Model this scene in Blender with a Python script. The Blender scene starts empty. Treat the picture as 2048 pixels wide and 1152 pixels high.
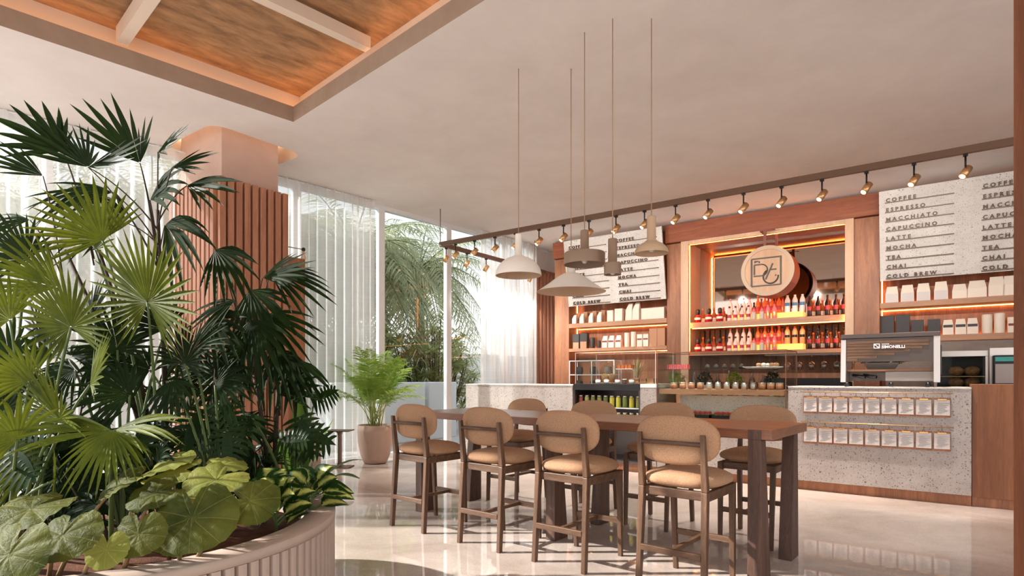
import bpy, math, random
from mathutils import Vector, Matrix
from mathutils.geometry import delaunay_2d_cdt
R = math.radians
C = bpy.context.scene.collection
TH = R(54.1); SN, CS = math.sin(TH), math.cos(TH)
RB = TH - math.pi/2                       # heading of the bar wall
EYE, F, HZ = 1.2, 1180.0, 756.0
def W(s, d, z=0.0): return Vector((SN*s + CS*d, -CS*s + SN*d, z))       # bar frame to world
def P(u, v, Y): return Vector(((u-1024)/F*Y, Y, EYE + (HZ-v)/F*Y))
def SU(u, d):
    rx = (u-1024)/F
    return d*(SN*rx - CS)/(CS*rx + SN)
def ZV(u, v, d):
    rx = (u-1024)/F
    return EYE + (HZ-v)/F*d/(CS*rx + SN)
TC = Vector((.5335, 4.656, 0)); RT = math.atan2(-.642, .7665)           # the high table
def T(t, w, z=0.0): return Vector((TC.x + .7665*t + .642*w, TC.y - .642*t + .7665*w, z))
ORD = ['first','second','third','fourth','fifth','sixth','seventh','eighth','ninth','tenth','eleventh','twelfth','thirteenth','fourteenth','fifteenth','sixteenth','seventeenth','eighteenth','nineteenth','twentieth']

# ------------------------------------------------------------------ materials
def lin(c):
    return tuple(((x/255)/12.92 if x/255 <= .04045 else ((x/255+.055)/1.055)**2.4) for x in c) + (1,)
MATS = {}
def newmat(name):
    m = bpy.data.materials.new(name); m.use_nodes = True
    MATS[name] = m
    nt = m.node_tree
    return m, nt, nt.nodes, nt.links, nt.nodes['Principled BSDF']
def plain(name, c, rough=.5, metal=0, spec=.5, **kw):
    m, nt, N, L, b = newmat(name)
    b.inputs['Base Color'].default_value = lin(c); b.inputs['Roughness'].default_value = rough
    b.inputs['Metallic'].default_value = metal; b.inputs['Specular IOR Level'].default_value = spec
    for k, v in kw.items(): b.inputs[k.replace('_', ' ')].default_value = v
    return m
def coords(N, L, scale, rot=(0,0,0)):
    tc = N.new('ShaderNodeTexCoord'); mp = N.new('ShaderNodeMapping')
    mp.inputs['Scale'].default_value = scale; mp.inputs['Rotation'].default_value = rot
    L.new(tc.outputs['Object'], mp.inputs['Vector'])
    return mp
def noise(N, L, vec, scale, detail=6, rough=.6, dist=0):
    n = N.new('ShaderNodeTexNoise'); n.inputs['Scale'].default_value = scale
    n.inputs['Detail'].default_value = detail; n.inputs['Roughness'].default_value = rough
    n.inputs['Distortion'].default_value = dist
    if vec: L.new(vec.outputs[0], n.inputs['Vector'])
    return n
def ramp(N, L, fac, stops):
    r = N.new('ShaderNodeValToRGB'); e = r.color_ramp.elements
    while len(e) < len(stops): e.new(.5)
    for i, (p, c) in enumerate(stops): e[i].position = p; e[i].color = lin(c) if len(c) == 3 else c
    L.new(fac, r.inputs['Fac'])
    return r
def bump(N, L, b, h, strength=.2, dist=.01):
    bp = N.new('ShaderNodeBump'); bp.inputs['Strength'].default_value = strength; bp.inputs['Distance'].default_value = dist
    L.new(h, bp.inputs['Height']); L.new(bp.outputs[0], b.inputs['Normal'])
def wood(name, c1, c2, grain='z', scale=1, rough=.5, bmp=.15, big=.35):
    m, nt, N, L, b = newmat(name)
    sc = {'z': (9, 9, .8), 'x': (.8, 9, 9), 'y': (9, .8, 9)}[grain]
    mp = coords(N, L, tuple(k*scale for k in sc))
    n1 = noise(N, L, mp, 1.2, 8, .65, .8)
    mp2 = coords(N, L, tuple(k*scale*7 for k in sc)); n2 = noise(N, L, mp2, 2, 4, .7)
    mx = N.new('ShaderNodeMix'); mx.inputs[0].default_value = .35
    L.new(n1.outputs[0], mx.inputs[2]); L.new(n2.outputs[0], mx.inputs[3])
    mid = tuple((a+c)/2 for a, c in zip(c1, c2))
    r = ramp(N, L, mx.outputs[0], [(.32, c1), (.5, mid), (.66, c2)])
    L.new(r.outputs[0], b.inputs['Base Color']); b.inputs['Roughness'].default_value = rough
    bump(N, L, b, n2.outputs[0], bmp, .004)
    return m
def mottle(name, c1, c2, scale=2, rough=.8, bmp=.1, detail=8, bscale=None, spec=.4, sc=(1,1,1)):
    m, nt, N, L, b = newmat(name)
    mp = coords(N, L, sc); n = noise(N, L, mp, scale, detail, .65, .3)
    r = ramp(N, L, n.outputs[0], [(.3, c1), (.7, c2)])
    L.new(r.outputs[0], b.inputs['Base Color']); b.inputs['Roughness'].default_value = rough
    b.inputs['Specular IOR Level'].default_value = spec
    n2 = noise(N, L, mp, bscale or scale*12, 5, .6)
    bump(N, L, b, n2.outputs[0], bmp, .01)
    return m
def terrazzo(name, c1, c2, chip, rough=.45):
    m, nt, N, L, b = newmat(name)
    mp = coords(N, L, (1,1,1)); n = noise(N, L, mp, 3, 8, .65)
    r = ramp(N, L, n.outputs[0], [(.3, c1), (.7, c2)])
    col = r.outputs[0]
    for sc, thr, rad in ((45, .55, .26), (95, .5, .3), (22, .86, .2)):
        v = N.new('ShaderNodeTexVoronoi'); v.inputs['Scale'].default_value = sc; L.new(mp.outputs[0], v.inputs['Vector'])
        a = N.new('ShaderNodeMath'); a.operation = 'LESS_THAN'; a.inputs[1].default_value = rad; L.new(v.outputs['Distance'], a.inputs[0])
        sp = N.new('ShaderNodeSeparateColor'); L.new(v.outputs['Color'], sp.inputs[0])
        g = N.new('ShaderNodeMath'); g.operation = 'GREATER_THAN'; g.inputs[1].default_value = thr; L.new(sp.outputs[0], g.inputs[0])
        mu = N.new('ShaderNodeMath'); mu.operation = 'MULTIPLY'; L.new(a.outputs[0], mu.inputs[0]); L.new(g.outputs[0], mu.inputs[1])
        m2 = N.new('ShaderNodeMath'); m2.operation = 'MULTIPLY'; m2.inputs[1].default_value = .75; L.new(mu.outputs[0], m2.inputs[0])
        mx = N.new('ShaderNodeMix'); mx.data_type = 'RGBA'; L.new(m2.outputs[0], mx.inputs[0]); L.new(col, mx.inputs[6])
        cr = ramp(N, L, sp.outputs[1], [(.2, chip), (.9, tuple(min(255, k+50) for k in chip))])
        L.new(cr.outputs[0], mx.inputs[7]); col = mx.outputs[2]
    L.new(col, b.inputs['Base Color']); b.inputs['Roughness'].default_value = rough
    return m
def emit(name, c, strength):
    m, nt, N, L, b = newmat(name)
    b.inputs['Base Color'].default_value = lin(c); b.inputs['Emission Color'].default_value = lin(c)
    b.inputs['Emission Strength'].default_value = strength
    return m
def glass(name, tint=(245,248,246), gl=.06, rough=0.0):
    m, nt, N, L, b = newmat(name); N.remove(b)
    t = N.new('ShaderNodeBsdfTransparent'); t.inputs[0].default_value = lin(tint)
    g = N.new('ShaderNodeBsdfGlossy'); g.inputs['Roughness'].default_value = rough
    fr = N.new('ShaderNodeLayerWeight'); fr.inputs[0].default_value = .25
    mr = N.new('ShaderNodeMath'); mr.operation = 'MULTIPLY_ADD'; mr.inputs[1].default_value = .22; mr.inputs[2].default_value = gl-.06
    L.new(fr.outputs['Fresnel'], mr.inputs[0])
    mx = N.new('ShaderNodeMixShader'); L.new(mr.outputs[0], mx.inputs[0]); L.new(t.outputs[0], mx.inputs[1]); L.new(g.outputs[0], mx.inputs[2])
    L.new(mx.outputs[0], N['Material Output'].inputs[0])
    return m
def sheer(name, c, alpha):
    m, nt, N, L, b = newmat(name); N.remove(b)
    t = N.new('ShaderNodeBsdfTransparent')
    d = N.new('ShaderNodeBsdfDiffuse'); d.inputs[0].default_value = lin(c)
    tr = N.new('ShaderNodeBsdfTranslucent'); tr.inputs[0].default_value = lin(c)
    mp = coords(N, L, (.6, .6, 160)); n = noise(N, L, mp, 2, 3, .5)
    a = N.new('ShaderNodeMath'); a.operation = 'MULTIPLY_ADD'; a.inputs[1].default_value = .25; a.inputs[2].default_value = alpha-.12
    L.new(n.outputs[0], a.inputs[0])
    m1 = N.new('ShaderNodeMixShader'); m1.inputs[0].default_value = .7; L.new(d.outputs[0], m1.inputs[1]); L.new(tr.outputs[0], m1.inputs[2])
    m2 = N.new('ShaderNodeMixShader'); L.new(a.outputs[0], m2.inputs[0]); L.new(t.outputs[0], m2.inputs[1]); L.new(m1.outputs[0], m2.inputs[2])
    L.new(m2.outputs[0], N['Material Output'].inputs[0])
    return m
def leafmat(name, c1, c2, vein=None, nv=9, rough=.38, trans=.35, blotch=None):
    m, nt, N, L, b = newmat(name)
    tc = N.new('ShaderNodeTexCoord'); sx = N.new('ShaderNodeSeparateXYZ'); L.new(tc.outputs['UV'], sx.inputs[0])
    n = noise(N, L, coords(N, L, (1,1,1)), 5, 5, .6)
    r = ramp(N, L, n.outputs[0], [(.3, c1), (.7, c2)]); col = r.outputs[0]
    def mth(op, a, bb):
        q = N.new('ShaderNodeMath'); q.operation = op
        for i, x in enumerate((a, bb)):
            if x is None: continue
            if isinstance(x, (int, float)): q.inputs[i].default_value = x
            else: L.new(x, q.inputs[i])
        return q.outputs[0]
    if vein:
        f = mth('PINGPONG', mth('MULTIPLY', sx.outputs[0], nv), .5)         # 0 at each rib
        f = mth('MULTIPLY', f, mth('ADD', sx.outputs[1], .05))
        f = mth('LESS_THAN', f, .011)
        mx = N.new('ShaderNodeMix'); mx.data_type = 'RGBA'; L.new(mth('MULTIPLY', f, .6), mx.inputs[0]); L.new(col, mx.inputs[6]); mx.inputs[7].default_value = lin(vein)
        col = mx.outputs[2]
    if blotch:
        g = mth('ABSOLUTE', mth('SUBTRACT', sx.outputs[0], .5), None)
        nb = noise(N, L, coords(N, L, (1,1,1)), 40, 4, .7)
        g = mth('ADD', g, mth('MULTIPLY', nb.outputs[0], .5))
        rr = ramp(N, L, g, [(.32, blotch), (.52, c1)])
        col = rr.outputs[0]
    if vein: bump(N, L, b, noise(N, L, coords(N, L, (1,1,1)), 26, 4, .6, 1.5).outputs[0], .5, .012)
    L.new(col, b.inputs['Base Color']); b.inputs['Roughness'].default_value = rough; b.inputs['Specular IOR Level'].default_value = .12
    tr = N.new('ShaderNodeBsdfTranslucent'); hs = N.new('ShaderNodeHueSaturation'); hs.inputs['Value'].default_value = 1.5; hs.inputs['Hue'].default_value = .475
    L.new(col, hs.inputs['Color']); L.new(hs.outputs[0], tr.inputs[0])
    ms = N.new('ShaderNodeMixShader'); ms.inputs[0].default_value = trans
    L.new(b.outputs[0], ms.inputs[1]); L.new(tr.outputs[0], ms.inputs[2]); L.new(ms.outputs[0], N['Material Output'].inputs[0])
    return m
def fabric(name, c1, c2):
    m, nt, N, L, b = newmat(name)
    mp = coords(N, L, (420, 420, 130)); mp2 = coords(N, L, (110, 110, 420))
    a = noise(N, L, mp, 1, 3, .6); c = noise(N, L, mp2, 1, 3, .6)
    ad = N.new('ShaderNodeMath'); ad.operation = 'ADD'; L.new(a.outputs[0], ad.inputs[0]); L.new(c.outputs[0], ad.inputs[1])
    hf = N.new('ShaderNodeMath'); hf.operation = 'MULTIPLY'; hf.inputs[1].default_value = .5; L.new(ad.outputs[0], hf.inputs[0])
    r = ramp(N, L, hf.outputs[0], [(.38, c1), (.62, c2)])
    L.new(r.outputs[0], b.inputs['Base Color']); b.inputs['Roughness'].default_value = .95; b.inputs['Specular IOR Level'].default_value = .15
    bump(N, L, b, hf.outputs[0], .5, .004)
    return m

oak_v = wood('oak_vertical', (114,70,46), (180,120,82), 'z', 1, .5)
oak_h = wood('oak_horizontal', (112,54,32), (160,92,58), 'x', 1, .5)
oak_pale = wood('oak_pale', (190,150,120), (218,182,152), 'z', 1, .5)
oak_shelf = wood('oak_shelf', (150,104,76), (194,144,108), 'x', 1.2, .5)
oak_end = wood('oak_end', (108,64,38), (150,96,62), 'z', .55, .55)
slat_w = wood('slat_wood', (148,96,72), (192,138,108), 'z', 1, .55)
table_w = wood('table_wood', (104,66,46), (156,104,76), 'x', 1, .28)
table_leg = wood('table_leg_wood', (56,38,30), (112,80,64), 'z', 1.6, .5)
stool_w = wood('stool_wood', (62,42,28), (122,88,64), 'z', 1.8, .5)
stool_wx = wood('stool_wood_cross', (62,42,28), (122,88,64), 'x', 1.8, .5)
jamb_w = wood('jamb_wood', (92,50,28), (136,80,50), 'z', 1.5, .5)
cof_w = mottle('coffer_wood', (120,88,60), (192,150,110), 2.6, .55, .15, 12, 30, sc=(3.4,1.1,1))
plaster = mottle('plaster', (222,214,209), (234,227,222), 1.5, .85, .08, 8, 25)
plaster_w = mottle('plaster_warm', (188,160,146), (208,182,168), 1.5, .85, .1)
band_m = mottle('coffer_band', (160,138,120), (176,154,136), 3, .75, .05)
beam_m = plain('coffer_beam', (226,208,190), .6)
terr = terrazzo('terrazzo', (162,151,145), (184,175,169), (70,58,52))
terr_w = terrazzo('terrazzo_board', (196,190,184), (214,208,202), (120,108,100), .6)
floor_m, _nt, _N, _L, _b = newmat('polished_concrete')
_mp = coords(_N, _L, (1,1,1)); _n = noise(_N, _L, _mp, 1.1, 9, .68, .6); _n2 = noise(_N, _L, _mp, 60, 3, .6)
_mx = _N.new('ShaderNodeMix'); _mx.inputs[0].default_value = .25; _L.new(_n.outputs[0], _mx.inputs[2]); _L.new(_n2.outputs[0], _mx.inputs[3])
_r = ramp(_N, _L, _mx.outputs[0], [(.34, (166,150,138)), (.62, (204,190,180))])
_L.new(_r.outputs[0], _b.inputs['Base Color'])
_rr = ramp(_N, _L, _n.outputs[0], [(.3, (30,30,30)), (.7, (62,62,62))]); _L.new(_rr.outputs[0], _b.inputs['Roughness'])
_b.inputs['Specular IOR Level'].default_value = .7
paving = mottle('paving', (196,190,182), (214,208,200), 2, .8)
fab = fabric('boucle_fabric', (156,120,92), (190,150,118))
white_lamp = plain('lamp_white', (246,238,228), .4)
beige_lamp = plain('lamp_beige', (146,122,102), .5)
cream_lamp = plain('lamp_cream', (198,168,138), .45)
cord_m = plain('cord', (176,140,112), .6)
track_m = plain('track_bronze', (112,84,66), .5, .2)
black = plain('black', (18,16,16), .4)
brass = plain('brass', (222,176,126), .3, .9)
brass_d = plain('brass_dark', (190,150,96), .35, .9)
steel = plain('steel', (206,198,192), .28, .85)
steel_m = plain('brushed_steel', (150,140,134), .45, .7)
steel_d = plain('dark_steel', (92,82,78), .35, .8)
white_f = plain('white_frame', (232,234,236), .4)
paper = plain('paper', (214,206,202), .7)
ink = plain('ink', (120,112,110), .8)
kraft = plain('kraft', (190,140,108), .75)
bagw = plain('white_bag', (236,222,206), .6)
darkbag = plain('dark_bag', (58,54,54), .6)
redtape = plain('red_band', (130,50,38), .6)
letter = plain('letter_bronze', (78,58,48), .45, .3)
logo_dark = plain('logo_dark', (62,50,42), .5)
sign_face = wood('sign_wood', (170,130,98), (196,156,122), 'z', .8, .5)
sign_rim = plain('sign_rim', (176,150,124), .5)
sign_side = plain('sign_side', (112,56,42), .5)
pot_m = mottle('pot_clay', (170,140,124), (184,154,138), 3, .6, .04)
planter_m = mottle('planter_render', (170,150,136), (186,166,152), 2, .7, .04)
planter_g = plain('planter_groove', (120,100,88), .8)
soil = mottle('soil', (58,34,22), (120,72,46), 14, .95, .6)
pouf_m = mottle('pouf_fabric', (178,154,142), (190,168,156), 30, .95, .1)
ledm = emit('led_strip', (255,168,92), 11)
ledn = emit('led_niche', (255,166,88), 60)
ledcol = emit('led_column', (255,222,190), 5)
ledcove = emit('led_cove', (255,190,126), 4.6)
stepm = emit('lit_step', (255,170,84), 1.5)
lens = emit('spot_lens', (255,214,170), 6)
mirror = plain('mirror', (190,172,160), .03, 1)
g_clear = glass('clear_glass')
g_win = glass('window_glass', (238,241,241), .08)
g_cup = glass('cup_glass', (214,196,184), .2, .05)
sheer_m = sheer('sheer_curtain', (255,252,250), .58)
concrete = mottle('concrete', (128,112,104), (150,134,124), 4, .7, .1)
stonec = plain('menu_rail', (112,88,74), .5)
screen_m = emit('display_screen', (60,140,130), .5)
bread = mottle('bread', (120,78,48), (196,150,108), 12, .9, .5)
redf = mottle('red_berries', (170,26,40), (232,110,110), 60, .4, .6)
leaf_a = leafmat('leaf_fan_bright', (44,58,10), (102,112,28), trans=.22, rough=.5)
leaf_b = leafmat('leaf_fan_shade', (14,28,8), (34,54,16), trans=.2, rough=.5)  # foliage shade put into the colour, darker than leaf_a
leaf_c = leafmat('leaf_areca', (92,132,44), (150,176,84), trans=.4)
leaf_round = leafmat('leaf_round', (48,58,16), (92,94,36), (132,130,80), 9, .55, .18)
leaf_rlight = leafmat('leaf_round_pale', (104,116,46), (152,154,78), (190,190,110), 9, .55, .35)
leaf_dief = leafmat('leaf_dieffenbachia', (32,62,24), (52,86,34), rough=.35, blotch=(196,204,112))
leaf_mon = leafmat('leaf_monstera', (18,34,10), (38,58,20), trans=.12, rough=.3)
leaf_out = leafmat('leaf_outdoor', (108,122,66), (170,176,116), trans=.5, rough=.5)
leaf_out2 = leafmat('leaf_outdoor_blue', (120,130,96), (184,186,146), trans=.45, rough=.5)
leaf_ban = leafmat('leaf_banana', (52,92,34), (88,124,52), trans=.35)
stem_g = plain('stem_green', (74,92,44), .6)
stem_b = plain('stem_brown', (62,48,36), .8)
trunk_m = mottle('trunk_bark', (112,96,82), (150,132,116), 9, .9, .5)

# ------------------------------------------------------------------ mesh building
class MB:
    def __init__(s): s.v = []; s.f = []; s.uv = {}; s.sm = set()
    def add(s, vs, fs, smooth=False, uv=None):
        o = len(s.v); s.v += [tuple(x) for x in vs]
        for f in fs:
            if smooth: s.sm.add(len(s.f))
            s.f.append(tuple(i+o for i in f))
        if uv:
            for i, q in enumerate(uv): s.uv[o+i] = q
        return s
    def box(s, x0, x1, y0, y1, z0, z1):
        return s.add([(x0,y0,z0),(x1,y0,z0),(x1,y1,z0),(x0,y1,z0),(x0,y0,z1),(x1,y0,z1),(x1,y1,z1),(x0,y1,z1)],
              [(0,3,2,1),(4,5,6,7),(0,1,5,4),(1,2,6,5),(2,3,7,6),(3,0,4,7)])
    def prism(s, bot, top):
        n = len(bot)
        return s.add(list(bot)+list(top), [tuple(range(n-1,-1,-1)), tuple(range(n,2*n))]+[(i,(i+1)%n,n+(i+1)%n,n+i) for i in range(n)])
    def bar(s, a, b, w, h, up=(0,0,1), w2=None, h2=None):
        a, b = Vector(a), Vector(b); t = (b-a).normalized(); u = Vector(up)
        if abs(t.dot(u)) > .98: u = Vector((0,1,0))
        x = t.cross(u).normalized(); y = x.cross(t)
        w2 = w2 or w; h2 = h2 or h
        q = lambda p, w, h: [p-x*w/2-y*h/2, p+x*w/2-y*h/2, p+x*w/2+y*h/2, p-x*w/2+y*h/2]
        return s.prism(q(a,w,h), q(b,w2,h2))
    def tube(s, pts, r, n=8, cap=True):
        pts = [Vector(p) for p in pts]; rs = r if isinstance(r, (list, tuple)) else [r]*len(pts)
        vs = []; fs = []; ref = None
        for i, p in enumerate(pts):
            t = (pts[min(i+1,len(pts)-1)]-pts[max(i-1,0)]).normalized()
            if ref is None:
                ref = Vector((0,0,1)) if abs(t.z) < .9 else Vector((1,0,0))
            x = t.cross(ref).normalized(); y = x.cross(t); ref = y
            for k in range(n):
                a = 2*math.pi*k/n; vs.append(p+(x*math.cos(a)+y*math.sin(a))*rs[i])
        for i in range(len(pts)-1):
            for k in range(n): fs.append((i*n+k, i*n+(k+1)%n, (i+1)*n+(k+1)%n, (i+1)*n+k))
        if cap: fs += [tuple(range(n-1,-1,-1)), tuple(range((len(pts)-1)*n, len(pts)*n))]
        return s.add(vs, fs, True)
    def lathe(s, prof, n=24, c=(0,0,0), a0=0, sx=1, sy=1):
        vs = []; fs = []; m = len(prof)
        for r, z in prof:
            for k in range(n):
                a = a0+2*math.pi*k/n; vs.append((c[0]+r*sx*math.cos(a), c[1]+r*sy*math.sin(a), c[2]+z))
        for i in range(m-1):
            for k in range(n): fs.append((i*n+k, i*n+(k+1)%n, (i+1)*n+(k+1)%n, (i+1)*n+k))
        if prof[0][0] > 1e-5: fs.append(tuple(range(n-1,-1,-1)))
        if prof[-1][0] > 1e-5: fs.append(tuple(range((m-1)*n, m*n)))
        return s.add(vs, fs, True)
    def shell(s, prof, n=32, c=(0,0,0)):                                  # open lathe without caps
        vs = []; fs = []
        for r, z in prof:
            for k in range(n):
                a = 2*math.pi*k/n; vs.append((c[0]+r*math.cos(a), c[1]+r*math.sin(a), c[2]+z))
        for i in range(len(prof)-1):
            for k in range(n): fs.append((i*n+k, i*n+(k+1)%n, (i+1)*n+(k+1)%n, (i+1)*n+k))
        return s.add(vs, fs, True)
    def ball(s, c, r, n=10, sz=1):
        prof = [(max(1e-4, r*math.sin(math.pi*i/6)), -r*sz*math.cos(math.pi*i/6)) for i in range(7)]
        prof = [(0 if i in (0,6) else a, z) for i, (a, z) in enumerate(prof)]
        return s.lathe([(max(a,1e-5), z) for a, z in prof], n, c)
    def build(s, name, mat, parent=None, loc=None, rotz=0, bevel=0, seg=2, sub=0, smooth=None):
        me = bpy.data.meshes.new(name); me.from_pydata([tuple(map(float, v)) for v in s.v], [], s.f)
        if s.uv:
            ul = me.uv_layers.new(name='UVMap')
            for lp in me.loops: ul.data[lp.index].uv = s.uv.get(lp.vertex_index, (0,0))
        if smooth: me.polygons.foreach_set('use_smooth', [True]*len(me.polygons))
        elif s.sm: me.polygons.foreach_set('use_smooth', [i in s.sm and len(p.vertices) < 5 for i, p in enumerate(me.polygons)])
        me.materials.append(mat); me.update()
        o = bpy.data.objects.new(name, me); C.objects.link(o)
        if parent: o.parent = parent
        if loc is not None: o.location = loc
        o.rotation_euler.z = rotz
        if bevel:
            b = o.modifiers.new('bevel', 'BEVEL'); b.width = bevel; b.segments = seg; b.limit_method = 'ANGLE'
        if sub:
            b = o.modifiers.new('sub', 'SUBSURF'); b.levels = sub; b.render_levels = sub
        return o
def thing(name, label, cat, loc=(0,0,0), rotz=0, group=None):
    o = bpy.data.objects.new(name, None); C.objects.link(o); o.empty_display_size = .05
    o.location = loc; o.rotation_euler.z = rotz
    return tag(o, label, cat, group)
def tag(o, label, cat, group=None):
    o['label'] = label; o['category'] = cat
    if group: o['group'] = group
    return o
def struct(o): o['kind'] = 'structure'; return o
def dup(root, loc, rotz, label, cat=None, group=None):
    r = root.copy(); C.objects.link(r); r.location = loc; r.rotation_euler.z = rotz; r['label'] = label
    if cat: r['category'] = cat
    if group: r['group'] = group
    for ch in list(root.children):
        c = ch.copy(); C.objects.link(c); c.parent = r
        for g in list(ch.children):
            h = g.copy(); C.objects.link(h); h.parent = c
    return r
def text_mb(txt, size, ext=.01, bold=.0, spacing=1.0, align='LEFT'):
    cu = bpy.data.curves.new('t', 'FONT'); cu.body = txt; cu.size = size; cu.extrude = ext; cu.offset = bold
    cu.space_character = spacing; cu.align_x = align; cu.resolution_u = 2
    o = bpy.data.objects.new('t', cu); C.objects.link(o)
    bpy.context.view_layer.update()
    me = bpy.data.meshes.new_from_object(o.evaluated_get(bpy.context.evaluated_depsgraph_get()))
    vs = [(v.co.x, -v.co.z, v.co.y) for v in me.vertices]; fs = [tuple(p.vertices) for p in me.polygons]
    bpy.data.objects.remove(o); bpy.data.curves.remove(cu); bpy.data.meshes.remove(me)
    return vs, fs

# ------------------------------------------------------------------ camera
cam = bpy.data.cameras.new('camera'); cam.lens = F/2048*36; cam.sensor_width = 36; cam.shift_y = (HZ-576)/2048
cam.clip_start = .05
co = bpy.data.objects.new('camera', cam); C.objects.link(co); co.location = (0,0,EYE); co.rotation_euler = (R(90),0,0)
bpy.context.scene.camera = co

# ------------------------------------------------------------------ the room
ZC = 3.8
WP = [(-4.5,-8.6),(-2,-8.2),(0,-7.82),(1.73,-7.5),(3.2,-7.2),(4.47,-7.03),(5.84,-6.86),(7.43,-6.74),(8.2,-6.68),(9.83,-6.55),(10.6,-6.5)]
def ws(d):
    for (a, x), (b, y) in zip(WP, WP[1:]):
        if d <= b: return x+(y-x)*(d-a)/(b-a)
    return WP[-1][1]
# floor
m = MB(); m.add([W(-9.2,-6,0), W(4,-6,0), W(4,10.7,0), W(-6.9,10.7,0), W(-7.2,4.4,0)], [(0,1,2,3,4)])
struct(m.build('floor', floor_m))
m = MB(); m.add([W(-60,-40,-.03), W(30,-40,-.03), W(30,60,-.03), W(-60,60,-.03)], [(0,1,2,3)])
struct(m.build('ground', paving))
# coffer frame
K = Vector((-2.22, 5.99, 0)); pd = Vector((.725,-.689,0)); qd = Vector((-.689,-.725,0))
def Q(p, q, z): return Vector((K.x+pd.x*p+qd.x*q, K.y+pd.y*p+qd.y*q, z))
hole1 = [Q(0,0,ZC), Q(4.4,0,ZC), Q(4.4,3.0,ZC), Q(0,3.0,ZC)]
# column
c0 = Vector((-3.10, 6.30, 0)); nd = Vector((CS, SN, 0)); sd = Vector((-SN, CS, 0))
cw, cl = .663, .90
def CC(a, b, z): return Vector((c0.x+nd.x*a+sd.x*b, c0.y+nd.y*a+sd.y*b, z))
def rrect(a0, a1, b0, b1, r, z, f, n=6):
    out = []
    for (ca, cb, st) in ((a1-r,b1-r,0),(a0+r,b1-r,1),(a0+r,b0+r,2),(a1-r,b0+r,3)):
        for k in range(n+1):
            t = (st+k/n)*math.pi/2; out.append(f(ca+r*math.cos(t), cb+r*math.sin(t), z))
    return out
g = .20
hole2 = rrect(-g, cw+g, -g, cl+g, .16, ZC, CC)
outer = [W(-4.4,-1.6,ZC), W(-4.4,.25,ZC), W(ws(.25)-.12,.25,ZC)]+[W(ws(d)-.12, d, ZC) for d, _ in WP if d > .5]+[W(4,10.7,ZC), W(4,-1.6,ZC)]
def dedupe(p): return [x for i, x in enumerate(p) if (x-p[i-1]).length > 1e-4]
hole2 = dedupe(hole2)
def holed(loops, z):
    pts = []; eds = []
    for lp in loops:
        o = len(pts); pts += [Vector((p.x,p.y)) for p in lp]; eds += [(o+i, o+(i+1)%len(lp)) for i in range(len(lp))]
    vs, _, fs, _, _, _ = delaunay_2d_cdt(pts, eds, [], 0, 1e-5)
    def inside(c, lp):
        r_ = False
        for i in range(len(lp)):
            a, b = lp[i-1], lp[i]
            if (a.y > c.y) != (b.y > c.y) and c.x < (b.x-a.x)*(c.y-a.y)/(b.y-a.y)+a.x: r_ = not r_
        return r_
    out = []
    for f in fs:
        c = sum((vs[i] for i in f), Vector((0,0)))/len(f)
        if inside(c, loops[0]) and not any(inside(c, l) for l in loops[1:]): out.append(tuple(f))
    return [(v.x,v.y,z) for v in vs], out
m = MB(); m.add(*holed([outer, hole1, hole2], ZC)); struct(m.build('ceiling', plaster))
m = MB(); m.add([W(-4.4,-1.6,4.5), W(-4.4,.25,4.5), W(-8,.25,4.5), W(-7,10.8,4.5), W(4.1,10.8,4.5), W(4.1,-1.6,4.5)], [(0,1,2,3,4,5)]); struct(m.build('ceiling_slab', plaster))
# column recess walls, top and its light
m = MB(); up = [Vector((p.x,p.y,4.08)) for p in hole2]; n = len(hole2)
m.add(hole2+up, [(i,(i+1)%n,n+(i+1)%n,n+i) for i in range(n)]+[tuple(range(n,2*n))])
struct(m.build('ceiling_recess', beam_m))
m = MB(); rr_ = rrect(-g+.03, cw+g-.03, -g+.03, cl+g-.03, .13, 4.045, CC)
m.tube(rr_+[rr_[0]], .012, 6)
tag(m.build('light_strip', ledcol), 'warm light strip hidden in the ceiling recess around the column', 'light strip')
# coffer
def band(z0, z1, o0, mat, name):
    m = MB(); a = [Q(-o0,-o0,z0), Q(4.4+o0,-o0,z0), Q(4.4+o0,3.0+o0,z0), Q(-o0,3.0+o0,z0)]
    b = [Vector((p.x,p.y,z1)) for p in a]
    m.add(a+b, [(i,(i+1)%4,4+(i+1)%4,4+i) for i in range(4)])
    return m
m = band(3.8, 3.955, 0, band_m, '')
m2 = band(3.8, 3.955, .02, band_m, '')
m.add([Q(a,b,3.955) for a,b in ((0,0),(4.4,0),(4.4,3.0),(0,3.0),(-.02,-.02),(4.42,-.02),(4.42,3.02),(-.02,3.02))], [(0,1,5,4),(1,2,6,5),(2,3,7,6),(3,0,4,7)])
m.v += m2.v; m.f += [tuple(i+len(m.v)-8 for i in f) for f in m2.f]
struct(m.build('trim_1', band_m))
m = band(3.90, 4.14, .13, beam_m, '')
m.add([Q(a,b,3.90) for a,b in ((-.02,-.02),(4.42,-.02),(4.42,3.02),(-.02,3.02),(-.13,-.13),(4.53,-.13),(4.53,3.13),(-.13,3.13))], [(0,1,5,4),(1,2,6,5),(2,3,7,6),(3,0,4,7)])
struct(m.build('trim_2', beam_m))
m = MB(); m.add([(-.14,-.14,0),(6.34,-.14,0),(6.34,-4.74,0),(-.14,-4.74,0)][:0]+[(-.14,.14,0),(4.54,.14,0),(4.54,-3.14,0),(-.14,-3.14,0)], [(0,1,2,3)])
o = m.build('ceiling_panel', cof_w, None, Q(0,0,4.14), math.atan2(pd.y, pd.x)); struct(o)
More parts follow.
